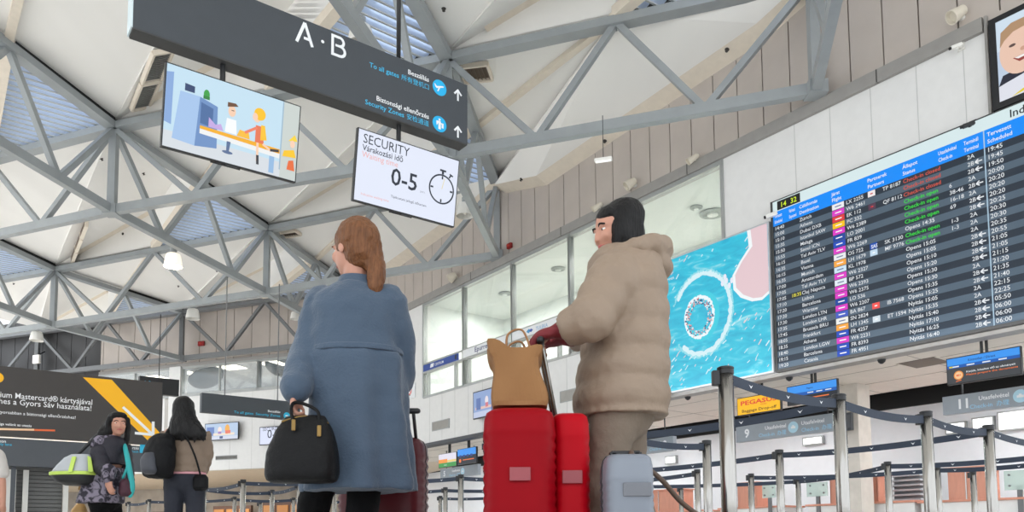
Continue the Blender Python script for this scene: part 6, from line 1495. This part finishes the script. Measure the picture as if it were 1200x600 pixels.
# turquoise tote and tan bag
t = thing('tote_bag', 'maroon tote with a turquoise strap hanging at the patterned coat front', 'bag', QF(148, 581, -.05))
b = MB(); Lb = [(QF(148, 582, -.1), .06, .05, 0), (QF(148, 578, -.1), .085, .07, 0), (QF(148, 566, -.1), .08, .06, 0), (QF(148, 561, -.1), .055, .03, 0)]; b.loft(rings_of(densify(Lb, 3), (.8, .5, 0), n=28, pw=2.8)); b.build('bag_body', mat('maroon_fabric', (70, 36, 48), rough=.7, var=.2, vs=14), t, remesh=.012, sm=2)
m_tq = mat('turquoise_fabric', (48, 168, 168), rough=.65, var=.06)
b = MB(); b.limb([QF(152.5, 581, -.12), QF(155, 570, -.13), QF(152, 552, -.12), QF(149, 535, -.1), QF(146, 522, 0)], [.022, .026, .026, .024, .02], 10); b.build('strap', m_tq, t, smooth=True)
b = MB(); b.limb([QF(144, 560, -.13), QF(149, 548, -.12), QF(150, 538, -.1)], [.012, .014, .012], 8); b.build('strap_loop', m_tq, t, smooth=True)
t = thing('tan_bag', 'tan cloth bag behind the patterned coat hem', 'bag', QF(86, 600, -.02))
b = MB(); zz = [.02, .06, .3, .55, .68, .75]; ww = [.10, .13, .13, .11, .07, .03]; c0 = QF(88, 600, .12); Lb = [(V((c0.x + .03 * i * .35, c0.y, z)), w_, w_ * .7, 0) for i, (z, w_) in enumerate(zip(zz, ww))]; b.loft(rings_of(densify(Lb, 3), (0, 1, 0), n=28)); b.build('bag_body', mat('tan_fabric', (176, 138, 84), rough=.7, var=.15, vs=6), t, remesh=.014, sm=3, disp=(.02, .1))
b = MB(); b.limb([QF(93, 573, .12), QF(97, 560, .12), QF(104, 560, .1)], [.012] * 3, 8); b.build('handle', MATS['tan_fabric'], t, smooth=True)

# person cut by the left frame edge (only an arm shows)
YG = 7.0
def QG(x, y, dy=0.0): return AY(x, y, YG + dy)
JG = dict(head=QG(-22, 506), f=(-.2, 1, 0), neck=QG(-22, 522), shL=QG(-44, 534), shR=QG(-5, 534), elL=QG(-50, 560), wrL=QG(-48, 586), elR=QG(1, 562), wrR=QG(3, 590), hipL=QG(-33, 588), hipR=QG(-13, 588), knL=QG(-33, 615), knR=QG(-13, 615), anL=QG(-34, 668, .1), anR=QG(-12, 668, -.1), ftL=(-.1, 1, 0), ftR=(.1, 1, 0), hdR=(V((0, .2, -1)), V((-1, 0, 0)), .5, 1.0, -1), hdL=(V((0, .2, -1)), V((1, 0, 0)), .5, 1.0, 1))
for k in 'LR': JG['an' + k].z = .085
wG = thing('person', 'person cut off by the left frame edge, bare forearm and pale sleeve', 'person', (QG(-22, 600).x, YG, 0))
make_body(wG, JG, vox=.011)
b = MB(); L = [(QG(-23, 524), .075, .07, 0), (QG(-23, 530), .15, .11, 0), (QG(-23, 545), .175, .125, 0), (QG(-23, 592), .18, .14, 0)]; b.loft(rings_of(densify(L, 4), (0, 1, 0), n=36)); b.limb([JG['shL'], JG['elL'] + Z * .05], [.075, .065], 12); b.limb([JG['shR'], JG['elR'] + Z * .06], [.075, .068], 12); b.build('shirt', mat('shirt_pale', (196, 190, 184), rough=.75, bump=.15), wG, remesh=.013, sm=3, disp=(.014, .09))
legs(wG, JG, m_jean, (.1, .08, .065)); shoes(wG, JG)
b = MB(); b.ell(JG['head'] + V((0, -.015, .035)), V((.092, 0, 0)), V((0, .1, 0)), Z * .095, 14); b.ell(JG['head'] + V((0, -.06, -.03)), V((.08, 0, 0)), V((0, .06, 0)), Z * .08, 12); b.build('hair', m_hair_b, wG, remesh=.01, sm=2)
# ================================================================== LIGHT
w = bpy.data.worlds.new('sky'); scene.world = w; w.use_nodes = True
nt = w.node_tree; bg = nt.nodes['Background']
bg.inputs[0].default_value = (.9, .95, 1.0, 1); bg.inputs[1].default_value = 1.5
def area(name, loc, direction, sx, sy, power, col=(1, 1, 1)):
    l = bpy.data.lights.new(name, 'AREA'); l.shape = 'RECTANGLE'; l.size = sx; l.size_y = sy; l.energy = power; l.color = col
    o = bpy.data.objects.new(name, l); COL.objects.link(o); o.location = loc
    o.rotation_euler = V(direction).to_track_quat('-Z', 'Y').to_euler(); return o
def strip(name, loc, along, direction, L, w, power, col=(1, 1, 1)):
    o = area(name, loc, direction, L, w, power, col)
    z = -V(direction).normalized(); x = V(along).normalized(); x = (x - z * x.dot(z)).normalized(); y = z.cross(x)
    o.rotation_euler = Matrix((x, y, z)).transposed().to_euler(); return o
strip('board_light', WS(-2, -.30, 3.22), dA, (Z * .9 + dB * .25), 9, .08, 22)  # added strip without a fixture, washes the lower board rows in place of glare
for s in (-6, -2.6, 2.2, 6.4, 11, 15): strip('soffit_light', WS(s, 2.9, 3.25), dA, -Z, 2.4, .3, 42, (.95, .98, 1))
for s in (2.4, 4.6, 6.9, 9.3, 11.6): area('office_light', WS(s, 1.6, 7.7), -Z, .6, .6, 60, (1, 1, .98))
for t_ in (2, 7, 12): area('far_hall_light', FS(t_, 3, 7.9), -Z, 1, 1, 60)
vs = scene.view_settings; vs.view_transform = 'Standard'; vs.look = 'None'; vs.gamma = 1; vs.exposure = 0.5; vs.use_curve_mapping = False

for t_ in (3, 9, 15): area('shop_light', FS(t_, 2.2, 2.95), -Z, 1.2, .4, 70, (1, .94, .85))  # added fill without fixtures, lifts the dim zone under the shop soffit
sl = bpy.data.lights.new('sun', 'SUN'); sl.energy = 5.0; sl.angle = .02; sl.color = (1, .98, .96)
so = bpy.data.objects.new('sun', sl); COL.objects.link(so); so.rotation_euler = V((.85, -.45, -.95)).to_track_quat('-Z', 'Y').to_euler()
